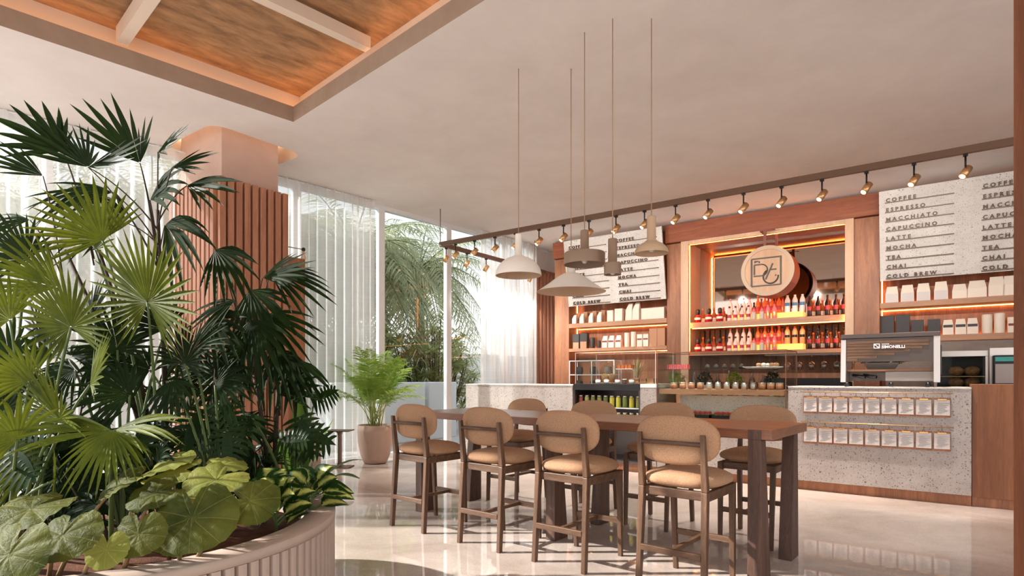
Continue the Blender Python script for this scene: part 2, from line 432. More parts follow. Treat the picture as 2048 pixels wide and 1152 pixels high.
for i, (pts_) in enumerate([[Q(-.075,-.075,3.925),Q(4.47,-.075,3.925)], [Q(-.075,-.075,3.925),Q(-.075,3.07,3.925)], [Q(-.075,3.07,3.925),Q(4.47,3.07,3.925)], [Q(4.47,-.075,3.925),Q(4.47,3.07,3.925)]]):
    m = MB(); m.bar(pts_[0], pts_[1], .03, .012)
    tag(m.build('light_strip', ledcove), ['warm light strip in the cove on the bar side of the wooden ceiling tray','warm light strip in the cove on the window side of the wooden ceiling tray','warm light strip in the far left cove of the ceiling tray','warm light strip in the near cove of the ceiling tray'][i], 'light strip')
for i, q in enumerate((1.49,)):
    m = MB(); m.bar(Q(0.0,q,4.04), Q(4.4,q,4.04), .085, .13); struct(m.build('ceiling_beam', beam_m))
for i, p in enumerate((1.36, 2.9)):
    m = MB(); m.bar(Q(p,0,4.055), Q(p,3.0,4.055), .085, .10); struct(m.build('ceiling_beam', beam_m))
# column
t = thing('column', 'square plaster column rising into a lit ceiling recess behind the big planter', 'column', c0, math.atan2(nd.y, nd.x))
# local x along nd, local y along sd
m = MB(); m.box(0,cw,0,cl,0,4.07); m.build('shaft', plaster_w, t)
m = MB(); m.box(-.07,cw+.07,-.07,cl+.07,0,3.3); m.build('cladding_core', oak_v, t)
zt = 3.32
for k in range(9):
    x = -.08+k*.092; m = MB(); m.box(x,x+.066,-.115,-.07,0,zt); m.build('slat', slat_w, t, bevel=.004)
for k in range(11):
    y = -.04+k*.092; m = MB(); m.box(-.115,-.07,y,y+.066,0,zt); m.build('slat', slat_w, t, bevel=.004)
m = MB(); m.box(cw+.07,cw+.32,-.06,.10,0,2.62)
tag(m.build('wood_panel', oak_v, None, c0, math.atan2(nd.y, nd.x), bevel=.004), 'lower plain wood panel standing against the right side of the slatted column', 'panel')
# swing lamp on the column
t = thing('wall_lamp', 'small black arm lamp reaching out from the slatted column toward the curtain', 'lamp', P(573,493,7.0))
e = P(607,499,7.0)-P(573,493,7.0)
m = MB(); m.tube([(0,0,0), e], .005, 6); m.build('arm', track_m, t)
m = MB(); m.ball(e, .024, 10); m.build('joint', black, t)
m = MB(); m.lathe([(.012,-.02),(.016,-.06),(.03,-.11),(.026,-.115)], 12, e); m.build('lamp_shade', cream_lamp, t)

# ---- window wall
def strip_path(d0, d1, off, n):
    return [W(ws(d0+(d1-d0)*k/n)+off, d0+(d1-d0)*k/n) for k in range(n+1)]
mull = [.8, 2.1, 3.42, 4.72, 6.06, 7.45, 8.85, 10.2]
for i, (a, b) in enumerate(zip(mull, mull[1:])):
    wroot = struct(bpy.data.objects.new('window_%d' % (i+1), None)); C.objects.link(wroot)
    A = W(ws(a), a); B = W(ws(b), b)
    m = MB(); m.bar(A+Vector((0,0,1.9)), B+Vector((0,0,1.9)), .012, 3.72); o = m.build('pane', g_win, wroot)
    m = MB(); m.bar(A+Vector((0,0,.0)), A+Vector((0,0,3.8)), .075, .11, up=(B-A).normalized()); m.build('window_frame', white_f, wroot)
    m = MB(); m.bar(A+Vector((0,0,.03)), B+Vector((0,0,.03)), .09, .06); m.bar(A+Vector((0,0,3.77)), B+Vector((0,0,3.77)), .09, .06); m.build('window_rail', white_f, wroot)
def curtain(d0, d1, label, seed, amp=.045):
    rnd = random.Random(seed); vs = []; d = d0; k = 0; ph = 0
    n = int((d1-d0)/.011)
    per = .12
    for i in range(n+1):
        d = d0+(d1-d0)*i/n; ph += (d1-d0)/n/per*2*math.pi
        if i % 12 == 0: per = rnd.uniform(.085,.16)
        base = W(ws(d)+.17+amp*math.sin(ph)+.012*math.sin(ph*.37+1), d)
        vs += [base+Vector((0,0,.012)), base+Vector((0,0,1.9)), base+Vector((0,0,3.79))]
    m = MB(); m.add(vs, [(i*3+j, i*3+3+j, i*3+4+j, i*3+1+j) for i in range(n) for j in (0,1)], True)
    t = thing('curtain', label, 'curtain'); m.build('fabric', sheer_m, t)
    m = MB(); m.tube([p+Vector((0,0,3.785)) for p in strip_path(d0,d1,.17,10)], .012, 6); m.build('curtain_rail', white_f, t)
curtain(.5, 5.80, 'long sheer white curtain hanging left of the clear glass, behind plants and column', 3)
curtain(8.05, 9.66, 'sheer white curtain hanging between the clear glass and the slatted wall', 8)
# slatted return wall and back wall
m = MB(); m.box(-6.62,-6.5,9.68,10.6,0,3.8); struct(m.build('wall_left', plaster, rotz=RB))
m = MB(); m.box(-6.7,4,10.5,10.65,0,3.8); struct(m.build('wall_back', plaster, rotz=RB))
t = thing('slat_wall', 'section of vertical wood slats between the sheer curtain and the bar', 'wall panel', W(-6.5,9.68,0), RB)
m = MB(); m.box(0,.03,0,.8,0,3.3); m.build('backing', stool_w, t)
m = MB(); m.box(0,.09,0,.8,3.3,3.36); m.build('top_cap', oak_v, t)
for k in range(6):
    m = MB(); y = .01+k*.13; m.box(.03,.085,y,y+.085,0,3.3); m.build('slat', slat_w, t, bevel=.004)
m = MB(); m.box(3.9,4,5.5,10.6,0,3.8); struct(m.build('wall_right', plaster, rotz=RB))
# jamb on the right edge
m = MB(); m.prism([(1.743,2.0,0),(1.78,1.99,0),(1.78,2.05,0),(1.743,2.05,0)],[(1.743,2.0,3.8),(1.78,1.99,3.8),(1.78,2.05,3.8),(1.743,2.05,3.8)])
m.box(1.784,2.3,1.97,2.05,0,3.8); struct(m.build('trim_3', jamb_w))

# ------------------------------------------------------------------ bar counters
def bthing(name, label, cat, s, d, z=0, group=None): return thing(name, label, cat, W(s,d,z), RB, group)
def counter(s0, s1, label, body, top=None, d0=6.96, d1=7.66, h=1.11):
    t = bthing('counter', label, 'counter', s0, d0)
    w = s1-s0; dp = d1-d0
    m = MB(); m.box(0,w,0,dp,.10,h-.015); m.build('body', body, t, bevel=.004)
    m = MB(); m.box(-.0,w,-.004,dp,h-.015,h); m.build('countertop', top or terr_w, t)
    m = MB(); m.box(.02,w-.0,.04,dp,0,.10); m.build('plinth', oak_v, t)
    return t
counter(-5.92,-4.03,'pale speckled stone counter at the left end of the bar, sunlit','' or terr, terr_w)
counter(-1.33,.245,'speckled stone counter carrying the coffee machine, clipboards on its front', terr, terr_w)
t = bthing('end_panel', 'plain oak cabinet end at the right of the stone counter', 'cabinet', .25, 6.985)
m = MB(); m.box(0,1.3,0,.68,.09,1.14); m.build('body', oak_end, t)
m = MB(); m.box(0,1.3,.02,.68,0,.09); m.build('plinth', oak_v, t)
# stone pier between the cases
t = bthing('stone_pier', 'narrow speckled stone pier between the drinks fridge and the pastry case', 'pier', -3.05, 6.97)
m = MB(); m.box(0,.21,0,.7,.1,1.08); m.build('body', terr, t)
m = MB(); m.box(0,.21,-.002,.7,1.08,1.125); m.build('cap', white_f, t)
m = MB(); m.box(0,.21,.04,.7,0,.1); m.build('plinth', oak_v, t)
# drinks fridge
t = bthing('drinks_fridge', 'open front drinks fridge with a black top band, under the sandwich case', 'fridge', -4.02, 6.98)
m = MB(); m.box(0,.965,.62,.66,.1,1.04); m.box(0,.02,0,.62,.1,1.04); m.box(.945,.965,0,.62,.1,1.04); m.box(.02,.945,0,.62,.1,.13); m.build('case', steel_d, t)
m = MB(); m.box(0,.965,-.01,.66,1.04,1.12); m.build('top_band', black, t)
m = MB(); m.box(0.02,.945,.05,.62,.80,.815); m.build('shelf', white_f, t)
m = MB(); m.box(0.02,.945,.05,.62,.58,.595); m.build('shelf', white_f, t)
m = MB(); m.box(0,.965,.04,.66,0,.1); m.build('plinth', oak_v, t)
juice = [plain('juice_yellow',(196,186,60),.3), plain('juice_green',(110,120,60),.3), plain('juice_red',(150,70,50),.3), plain('juice_olive',(150,150,80),.3)]
def lathe_thing(name, label, cat, loc, parts, group=None, n=16, rotz=0):
    t = thing(name, label, cat, loc, rotz, group)
    for nm, prof, mat in parts:
        m = MB(); m.lathe(prof, n); m.build(nm, mat, t)
    return t
jarp = lambda mat: [('body', [(.030,0),(.033,.01),(.033,.12),(.028,.135)], mat), ('lid', [(.03,.136),(.03,.155)], steel)]
protoj = {}
def jar(kind, loc, label, group):
    if kind not in protoj:
        protoj[kind] = lathe_thing('juice_jar', label, 'jar', loc, jarp(juice[kind]), group)
    else: dup(protoj[kind], loc, 0, label, group=group)
cn = ['yellow','dull green','red brown','olive']
for row, (z, nm) in enumerate(((.815,'upper'),(.595,'lower'))):
    for k in range(10):
        kind = [2,3,1,3,1,0,0,1,0,3][k] if row == 0 else [1,0,0,3,0,0,0,0,1,0][k]
        jar(kind, W(-3.96+k*.093, 7.08, z), f'{cn[kind]} juice jar, {ORD[k]} from the left on the {nm} fridge shelf', 'juice jars in the drinks fridge')

# glass sandwich case
def glass_box(name, label, cat, s0, s1, d0, d1, z0, z1, fr, shelves=(), post=False):
    t = bthing(name, label, cat, s0, d0, z0); w, dp, h = s1-s0, d1-d0, z1-z0
    th = .006
    m = MB(); m.box(0,w,0,th,0,h); m.build('front_glass', g_clear, t)
    m = MB(); m.box(0,w,0,dp,h-th,h); m.build('top_glass', g_clear, t)
    for nm, x in (('side_glass',0),('side_glass',w-th)):
        m = MB(); m.box(x,x+th,th,dp,0,h-th); m.build(nm, g_clear, t)
    r = .008
    for a, b in (((0,0,h),(w,0,h)),((0,0,0),(0,0,h)),((w,0,0),(w,0,h)),((0,dp,h),(w,dp,h)),((0,dp,0),(0,dp,h)),((w,dp,0),(w,dp,h)),((0,0,h),(0,dp,h)),((w,0,h),(w,dp,h))):
        m = MB(); m.bar(a,b,r,r); m.build('edge_frame', fr, t)
    for z, mat, tk in shelves:
        m = MB(); m.box(.012,w-.012,.02,dp-.02,z-z0-tk,z-z0); m.build('shelf', mat, t)
    return t
glass_box('sandwich_case', 'low glass countertop case with sandwiches above the drinks fridge', 'display case', -4.0, -2.86, 7.0, 7.6, 1.125, 1.54, steel)
copper = plain('copper_frame', (130,80,56), .35, .6)
ptc = glass_box('pastry_case', 'tall bronze framed glass pastry case with shelves right of the stone pier', 'display case', -2.83, -1.36, 6.99, 7.6, .72, 1.51, copper,
    [(1.065, oak_shelf, .02), (1.31, g_clear, .008)])
m = MB(); m.box(.012,1.458,.012,.02,.285,.345); m.build('added_shelf_lip', oak_shelf, ptc)  # lip added to hide the added light strip behind it
m = MB(); m.box(.05,1.42,.06,.08,.312,.324); m.build('light_strip', emit('added_case_light',(255,226,196),7), ptc)  # hidden strip added to brighten the stone ledge
t = bthing('pastry_counter', 'stone base with a grey metal lip under the glass pastry case', 'counter', -2.83, 6.97)
m = MB(); m.box(0,1.49,0,.65,.1,.66); m.build('body', terr, t)
m = MB(); m.box(0,1.49,-.01,.65,.66,.715); m.build('metal_lip', steel_d, t)
m = MB(); m.box(0,1.49,.04,.65,0,.1); m.build('plinth', oak_v, t)
m = MB(); m.box(.16,1.46,.35,.40,.72,.985); tag(m.build('stone_ledge', terr_w, None, W(-2.83,6.98,0), RB), 'white stone ledge inside the lower pastry case behind the red cakes', 'ledge')
# case contents
rnd = random.Random(5)
def tray(name, label, s, d, z, w, dp, mat, group=None):
    m = MB(); m.box(-w/2,w/2,-dp/2,dp/2,0,.012); m.box(-w/2,w/2,-dp/2,-dp/2+.008,.012,.04); m.box(-w/2,w/2,dp/2-.008,dp/2,.012,.04); m.box(-w/2,-w/2+.008,-dp/2+.008,dp/2-.008,.012,.04); m.box(w/2-.008,w/2,-dp/2+.008,dp/2-.008,.012,.04)
    return tag(m.build(name, mat, None, W(s,d,z), RB), label, 'tray', group)
for i, (u, w) in enumerate(((1403,.24),(1449,.24),(1497,.24))):
    s = SU(u,7.14); tray('pastry_tray', f'dark tray of red berry tarts, {ORD[i]} from the left in the lower pastry case', s, 7.14, .72, w, .2, black, 'trays of red tarts')
    for k in range(8):
        a, b = divmod(k, 2)
        lb = f'red berry tart, {["front","back"][b]} row, {ORD[a]} from the left on the {ORD[i]} dark tray'
        m = MB(); m.lathe([(.018,0),(.026,.012),(.026,.04)], 10); 
        t = thing('berry_tart', lb, 'tart', W(s-.085+a*.057, 7.10+b*.08, .733), RB, 'red berry tarts'); m.build('crust', bread, t)
        m = MB(); m.ball((0,0,.048), .026, 8, .7); m.build('berries', redf, t)
# upper shelf: red slab cake, plates, jars on wood
m = MB()
for k in range(11): m.box(-.13+k*.024,-.13+k*.024+.02,-.05,.05,0,.035); m.box(-.13+k*.024,-.13+k*.024+.02,-.05,.05,.037,.06)
tag(m.build('red_slice_cake', redf, None, W(SU(1357,7.25),7.25,1.31), RB), 'red and white sliced cake on the upper glass shelf of the pastry case', 'cake')
plate = lambda r: [(r*.6,0),(r,.016),(r*.98,.02),(r*.55,.006)]
t = lathe_thing('cake_plate', 'white oval plate of pale pastries on the upper shelf of the pastry case', 'plate', W(SU(1535,7.3),7.3,1.31), [('plate', plate(.17), white_f)], n=28)
for k in range(7):
    m = MB(); m.ball((0,0,.028), .028, 8, .8)
    a = k*.9; tag(m.build('pale_pastry', [bread, kraft, bagw][k%3], None, W(SU(1535,7.3)+.1*math.cos(a), 7.3+.1*math.sin(a), 1.326), RB), f'{["browned","golden","cream"][k%3]} round pastry on the white plate, {ORD[k]} counted around the rim', 'pastry', 'pastries on the white plate')
t = lathe_thing('cake_plate', 'small white plate of sliced cake left of the large plate, upper pastry case shelf', 'plate', W(SU(1505,7.14),7.14,1.31), [('plate', plate(.11), white_f)], n=24)
for k in range(5):
    m = MB(); m.lathe([(.02,0),(.03,.01),(.03,.035),(.02,.05),(.012,.06)], 10)
    tag(m.build('dark_muffin', stem_b, None, W(SU(1415+k*17,7.3),7.3,1.31), RB), f'small dark cake, {ORD[k]} from the left on the upper glass shelf', 'cake', 'small dark cakes on the upper glass shelf')
for k in range(13):
    u = 1348+k*17.6; wd = k < 4 or k > 9
    lb = f'{"brown wooden tub" if wd else "grey glass jar"}, {ORD[k]} from the left on the oak shelf of the pastry case'
    t = thing('wooden_tub' if wd else 'glass_jar', lb, 'tub' if wd else 'jar', W(SU(u,7.12),7.12,1.065), RB, 'wooden tubs in the pastry case' if wd else 'glass jars in the pastry case')
    m = MB(); m.lathe([(.036,0),(.04,.005),(.04,.07)] if wd else [(.03,0),(.036,.006),(.036,.06),(.03,.075)], 12); m.build('body', oak_v if wd else steel, t)
    m = MB(); m.lathe([(.041,.0705),(.041,.08)] if wd else [(.031,.076),(.031,.085)], 12); m.build('lid', steel, t)
for k in range(18):
    m = MB(); m.box(-.024,.024,-.015,.015,0,.062)
    t = tag(m.build('snack_bar', [oak_v, kraft, bagw][k%3], None, W(SU(1398+k*10.4,7.40),7.40,.985), RB), f'{["brown","tan","cream"][k%3]} upright snack packet, {ORD[k]} from the left on the white ledge', 'packet', 'snack packets on the white ledge')
# sandwich case contents
for k, (u, c) in enumerate(((1196,redf),(1213,kraft),(1235,redf),(1249,bagw),(1263,kraft))):
    m = MB(); m.lathe([(.028,0),(.034,.01),(.034,.05)], 12); t = thing('small_pot', f'small {["red","yellow","pink","cream","tan"][k]} filled dessert pot, {ORD[k]} from the left in the sandwich case', 'pot', W(SU(u,7.15),7.15,1.125), RB, 'dessert pots in the sandwich case'); m.build('pot', white_f if k != 3 else g_cup, t)
    m = MB(); m.lathe([(.03,.0505),(.026,.062)], 12); m.build('filling', c, t)
m = MB(); m.box(-.16,.16,-.1,.1,0,.018)
tag(m.build('serving_board', oak_shelf, None, W(SU(1290,7.3),7.3,1.125), RB), 'wooden board under the sandwiches in the sandwich case', 'board')
for k in range(6):
    m = MB(); q = k % 3; m.box(-.045,.045,-.035,.035,0,.02); m.box(-.042,.042,-.033,.033,.021,.03); m.box(-.045,.045,-.035,.035,.031,.05)
    tag(m.build('sandwich', bread, None, W(SU(1290,7.3)-.1+q*.1, 7.26+(k//3)*.085, 1.143), RB), f'toasted sandwich, {ORD[q]} from the left in the {["front","back"][k//3]} row on the board', 'sandwich', 'toasted sandwiches')
t = bthing('tiered_stand', 'small two level stand of orange cakes in the sandwich case', 'stand', SU(1253,7.3), 7.3, 1.125)
m = MB(); m.box(-.12,.12,-.08,.08,.19,.2); m.build('shelf', white_f, t)
m = MB(); m.bar((-.11,0,0),(-.11,0,.19),.012,.012); m.build('leg', white_f, t); m = MB(); m.bar((.11,0,0),(.11,0,.19),.012,.012); m.build('leg', white_f, t)
for k in range(4):
    m = MB(); m.box(-.02,.02,-.06,.06,0,.05); tag(m.build('orange_cake', plain('orange_glaze%d'%k,(214,110,50),.4), None, W(SU(1253,7.3)-.08+k*.05,7.3,1.325), RB), f'orange glazed cake slice, {ORD[k]} from the left on the small stand', 'cake', 'orange cake slices')
# cloche
t = bthing('glass_cloche', 'arched glass cloche with round buns inside the sandwich case', 'cloche', SU(1217,7.35), 7.35, 1.125)
m = MB(); m.lathe([(.13,0),(.13,.012)], 28); m.build('base', oak_shelf, t)
m = MB(); m.shell([(.115,.013),(.115,.15),(.10,.22),(.06,.265),(.01,.28)], 24); m.build('dome', g_clear, t)
m = MB(); m.ball((0,0,.29), .014, 8); m.build('knob', brass, t)
for k in range(2):
    m = MB(); m.lathe([(.03,0),(.04,.04),(.05,.09),(.035,.115),(.01,.125)], 12); tag(m.build('iced_bun', bread, None, W(SU(1217,7.35)-.055+k*.11,7.35,1.138), RB), f'{["left","right"][k]} tall bun under the arched glass cloche', 'bun', 'buns under the cloche')

# ------------------------------------------------------------------ clipboards on the counter front
DF = 6.952
for row, (zr, nm) in enumerate(((1.053,'upper'),(.735,'lower'))):
    s0, s1 = SU(1601,DF), SU(1906,DF)
    t = bthing('hanging_rail', f'thin brass rail holding the {nm} row of clipboards', 'rail', s0, DF-.02, zr, 'brass clipboard rails')
    m = MB(); m.tube([(0,0,0),(s1-s0,0,0)], .0045, 8); m.build('rod', brass, t)
    for k in range(2):
        m = MB(); x = (s1-s0)*(.02+.96*k); m.tube([(x,0,0),(x,.0275,0)], .004, 6); m.build('bracket', brass, t)
xs = [(140,210),(226,298),(312,387),(401,477),(493,572),(588,669),(684,769),(785,870),(888,978)]
clip0 = None
for row, (z1, nm) in enumerate(((1.01,'upper'),(.69,'lower'))):
    for k, (a, b) in enumerate(xs):
        ua, ub = 1560+a/2.879, 1560+b/2.879
        sc = (SU(ua,DF)+SU(ub,DF))/2
        loc = W(sc, 6.952, z1); lb = f'wooden clipboard with a printed menu, {ORD[k]} from the left in the {nm} row'
        if clip0 is None:
            clip0 = thing('clipboard', lb, 'clipboard', loc, RB, 'menu clipboards on the counter front'); w = .067
            m = MB(); m.box(-w,w,-.008,0,-.185,0); m.build('board', oak_v, clip0)
            m = MB(); m.box(-w+.006,w-.006,-.0095,-.0082,-.166,-.018); ppr = m.build('paper', paper, clip0)
            m = MB(); q = random.Random(2)
            for j in range(11):
                z = -.05-j*.0098; x0 = -w+.018+q.uniform(0,.02); m.box(x0, x0+q.uniform(.05,.09), -.0105,-.0098, z, z+.0022)
            m.build('print', ink, ppr)
            m = MB(); m.box(-.036,.036,-.016,-.008,-.026,-.006); m.build('clip', brass, clip0, bevel=.003)
            m = MB(); m.tube([(-.012,-.012,-.006),(0,-.014,.022),(.012,-.012,-.006)], .002, 6); m.tube([(0,-.014,.02),(0,-.02,.045)], .0018, 6); m.build('hook', black, clip0)
        else: dup(clip0, loc, RB, lb)

# ------------------------------------------------------------------ coffee machine
t = bthing('espresso_machine', 'large steel espresso machine with dark grooved back panel on the stone counter', 'coffee machine', -.85, 7.12, 1.11)
Wd = .86; D = .5
m = MB(); m.prism([(0,0,.045),(.05,0,.045),(.05,D,.045),(0,D,.045)],[(.0,.04,.50),(.05,.04,.50),(.05,D,.50),(0,D,.50)]); m.build('side_frame', steel, t, bevel=.006)
m = MB(); m.prism([(Wd-.055,0,.045),(Wd,0,.045),(Wd,D,.045),(Wd-.055,D,.045)],[(Wd-.055,.04,.52),(Wd,.04,.52),(Wd,D,.52),(Wd-.055,D,.52)]); m.build('side_frame', steel, t, bevel=.006)
m = MB(); m.box(Wd+.001,Wd+.012,.1,D-.05,.12,.42); m.build('side_badge', steel_d, t, bevel=.02)
m = MB(); m.box(-.0,Wd,.03,D,.505,.55); m.build('top_tray', steel_d, t, bevel=.004)
bk = m = MB(); m.box(.052,Wd-.057,.05,.08,.26,.50); pnl = m.build('back_panel', steel_d, t)
m = MB()
for k in range(7):
    z = .475-k*.031; e_ = Wd-.09-(max(0,k-1)**1.5)*.055; m.box(.055,e_,.034,.05,z-.026,z)
m.build('wood_fins', stool_wx, pnl)
vs, fs = text_mb('SIMONELLI', .042, .002, .0012, 1.0); m = MB(); m.add([(x+.37,y+.028,z+.395) for x,y,z in vs], fs); m.build('lettering', white_f, t)
vs, fs = text_mb('NUOVA', .017, .002, .0006, 1.1); m = MB(); m.add([(x+.372,y+.028,z+.432) for x,y,z in vs], fs); m.build('lettering', white_f, t)
m = MB(); m.box(.30,.355,.026,.033,.395,.403); m.box(.30,.355,.026,.033,.437,.445); m.box(.30,.308,.026,.033,.395,.445); m.box(.347,.355,.026,.033,.395,.445); m.bar((.308,.029,.437),(.347,.029,.403),.006,.008); m.build('logo', white_f, t)
m = MB(); m.box(.052,Wd-.057,.12,D-.02,.16,.18); m.build('cup_deck', oak_shelf, t)
m = MB(); m.box(.40,Wd-.057,.10,D-.1,.06,.155); m.build('drip_tray', steel_m, t)
m = MB(); m.box(.052,.4,.3,D-.1,.06,.155); m.build('boiler_box', steel_d, t)
for x in (.1,.2): m = MB(); m.tube([(x,.16,.12),(x+.12,.10,.10)], .016, 8); m.build('group_handle', black, t)
for k, (x, y) in enumerate(((.05,.08),(Wd-.1,.08),(.05,D-.1),(Wd-.1,D-.1),(.45,.08))):
    m = MB(); m.lathe([(.022,0),(.02,.045)], 10, (x,y,0)); m.build('foot', black, t)
# little planter seen through the machine
def leaf_ball(m, c, rx, ry, rz, n, ll, lw, rnd):
    for _ in range(n):
        a = rnd.uniform(0,6.283); q = rnd.uniform(-1,1); rr = math.sqrt(1-q*q)*rnd.uniform(.4,1)
        p = Vector((c[0]+rx*rr*math.cos(a), c[1]+ry*rr*math.sin(a), c[2]+rz*q))
        d = Vector((rnd.uniform(-1,1),rnd.uniform(-1,1),rnd.uniform(-.3,1))).normalized(); sdv = d.cross(Vector((rnd.uniform(-1,1),rnd.uniform(-1,1),1))).normalized()
        m.add([p, p+d*ll*.5+sdv*lw, p+d*ll, p+d*ll*.5-sdv*lw], [(0,1,2,3)], uv=[(.5,0),(.6,.5),(.5,1),(.4,.5)])
t = bthing('herb_trough', 'low steel trough of green herbs standing behind the espresso machine glass gap', 'plant', -.50, 7.42, 1.292)
m = MB(); m.prism([(-.12,-.04,0),(.12,-.04,0),(.12,.04,0),(-.12,.04,0)],[(-.16,-.06,.07),(.16,-.06,.07),(.16,.06,.07),(-.16,.06,.07)]); m.build('trough', steel, t)
m = MB(); leaf_ball(m, (0,0,.09), .30, .06, .03, 520, .03, .009, random.Random(4)); m.build('foliage', leaf_c, t)

# ------------------------------------------------------------------ back bar
DB = 9.65
def bmesh_thing(name, label, cat, boxes, mat, bevel=.004, group=None):
    m = MB()
    x0 = boxes[0][0]; y0 = boxes[0][2]
    for b in boxes: m.box(b[0]-x0,b[1]-x0,b[2]-y0,b[3]-y0,b[4],b[5])
    return tag(m.build(name, mat, None, W(x0,y0,0), RB, bevel=bevel), label, cat, group)
bmesh_thing('wood_pillar', 'oak pillar at the left end of the back bar beside the slats', 'pillar', [(-5.97,-5.66,DB,10.45,0,3.46)], oak_v, group='oak pillars of the back bar')
bmesh_thing('wood_pillar', 'oak pillar between the left menu board and the bottle niche', 'pillar', [(-3.74,-3.49,DB,10.45,0,3.46)], oak_v, group='oak pillars of the back bar')
bmesh_thing('wood_pillar', 'oak pillar between the bottle niche and the right menu board', 'pillar', [(-.98,-.67,DB,10.45,0,3.46)], oak_v, group='oak pillars of the back bar')
bmesh_thing('cornice_beam', 'broad reddish oak beam over the bottle niche', 'beam', [(-3.75,-.67,DB-.06,10.45,3.47,3.775)], oak_h)
bmesh_thing('cornice_beam', 'short oak beam block above the leftmost bar pillar', 'beam', [(-5.98,-5.66,DB-.06,10.45,3.47,3.775)], oak_h)
t = bthing('bottle_niche', 'framed pale oak niche with mirror and two lit bottle shelves', 'shelving', -3.49, DB-.03)
w = 2.51; Dp = .72
def part(name, mat, *bx, bevel=0):
    m = MB()
    for b in bx: m.box(*b)
    return m.build(name, mat, t, bevel=bevel)
part('frame_stile', oak_pale, (0,.13,0,.05,.9,3.50), bevel=.004)
part('frame_stile', oak_pale, (w-.11,w,0,.05,.9,3.50), bevel=.004)
part('side_panel', oak_pale, (.0,.09,.051,Dp+.03,.9,3.50))
part('side_panel', oak_pale, (w-.07,w,.051,Dp+.03,.9,3.50))
part('frame_header', oak_pale, (.13,w-.11,0,.05,3.41,3.50), bevel=.004)
part('soffit', oak_pale, (.091,w-.071,.051,Dp,3.475,3.50))
part('mirror', mirror, (.091,w-.071,Dp,Dp+.02,2.12,3.475))
for k in range(26): part('back_slat', stool_w, (.10+k*.0895,.165+k*.0895,Dp-.02,Dp+.02,1.63,2.03))
part('back_panel', oak_v, (.091,w-.071,Dp,Dp+.02,.9,1.57))
for z0, z1 in ((2.03,2.12),(1.57,1.63)):
    part('shelf', oak_shelf, (.0905,w-.0705,.09,Dp-.002,z0,z1), bevel=.003)
part('light_strip', ledm, (.15,w-.13,.13,.145,2.018,2.029))
part('light_strip', ledn, (.15,w-.13,.055,.075,3.42,3.455))
part('light_baffle', oak_pale, (.13,w-.11,.082,.086,3.41,3.452))  # unseen baffles added to keep the strips out of the mirror
part('light_strip', ledn, (.092,.12,.055,.075,1.65,3.41))
part('light_baffle', oak_pale, (.106,.13,.082,.086,1.64,3.41))
part('light_strip', ledn, (w-.10,w-.072,.055,.075,1.65,3.41))
part('light_baffle', oak_pale, (w-.11,w-.086,.082,.086,1.64,3.41))
# stepped light boxes
for z, nm in ((2.12,'upper'),(1.63,'lower')):
    x0, x1 = SU(1462,9.95), SU(1607,9.95); bmesh_thing('light_box', f'glowing amber step under the back row on the {nm} bottle shelf', 'light box', [(x0,x1,9.90,10.14,z+.001,z+.10)], stepm, 0, 'glowing bottle steps')
# counter under the niche with glassware
bmesh_thing('back_counter', 'wooden back counter with glassware below the bottle niche', 'counter', [(-5.6,-3.75,9.25,DB-.04,0,1.0)], oak_v)
bmesh_thing('back_counter', 'wooden work counter under the mirror niche', 'counter', [(-3.70,-1.0,9.25,DB-.04,0,1.0)], oak_v)
bmesh_thing('back_counter', 'wooden back counter carrying the oven at the right', 'counter', [(-.96,1.9,8.95,DB-.02,0,1.06)], oak_v)
t = bthing('glass_hanger', 'dark rail rack with stem glasses hanging below the bottle shelves', 'rack', -2.05, 9.45, 1.53)
m = MB()
for x in (0,.16,.32,.48,.64,.80,.96): m.box(x-.004,x+.004,-.12,.12,0,.02)
m.box(-.05,1.0,-.13,-.12,0,.02); m.box(-.05,1.0,.12,.13,0,.02); m.build('rails', steel_d, t)
m = MB(); m.box(-.04,-.03,0,.01,.02,.04); m.box(.98,.99,0,.01,.02,.04); m.build('hangers', steel_d, t)
bmesh_thing('bar_mat', 'long black tray under the hanging stem glasses', 'tray', [(-2.1,-1.05,9.28,9.55,1.0,1.2)], black)
wg = None
for k in range(7):
    loc = W(-1.97+k*.16, 9.45, 1.53); lb = f'upside down stem glass, {ORD[k]} from the left in the hanging rack'
    if wg is None:
        wg = thing('wine_glass', lb, 'glass', loc, RB, 'hanging stem glasses')
        m = MB(); m.shell([(.036,0),(.034,-.004),(.005,-.012),(.004,-.09)], 16); m.build('stem', g_cup, wg)
        m = MB(); m.shell([(.004,-.09),(.03,-.10),(.048,-.14),(.046,-.18),(.036,-.21)], 20); m.build('bowl', g_cup, wg)
    else: dup(wg, loc, RB, lb)
cup = None
for k in range(16):
    loc = W(-3.28+k*.075, 9.45, 1.0); lb = f'clear tumbler, {ORD[k]} from the left on the work counter under the niche'
    if cup is None: cup = MB().shell([(.025,0),(.026,.003),(.033,.14)], 14).add([], []).build('tumbler', g_cup, None, loc, RB); tag(cup, lb, 'glass', 'tumblers on the work counter')
    else: c = cup.copy(); C.objects.link(c); c.location = loc; c['label'] = lb
for k, (u, nm, mt, h) in enumerate(((1352,'green herb pot at the far left of the work counter under the niche',leaf_c,.1),(1410,'green herb pot left of centre on the work counter',leaf_b,.12),(1470,'green herb pot in the middle of the work counter',leaf_c,.1),(1545,'green herb pot toward the right of the work counter',leaf_b,.12))):
    t = bthing('herb_pot', nm, 'potted plant', SU(u,9.35), 9.35, 1.0, 'herb pots on the work counter')
    m = MB(); m.lathe([(.04,0),(.055,.09),(.05,.09),(.045,.08)], 16); m.build('pot', [pot_m, white_f][k%2], t)
    m = MB(); leaf_ball(m, (0,0,.17), .12, .12, .10, 260, .05, .012, random.Random(k)); m.build('foliage', mt, t)
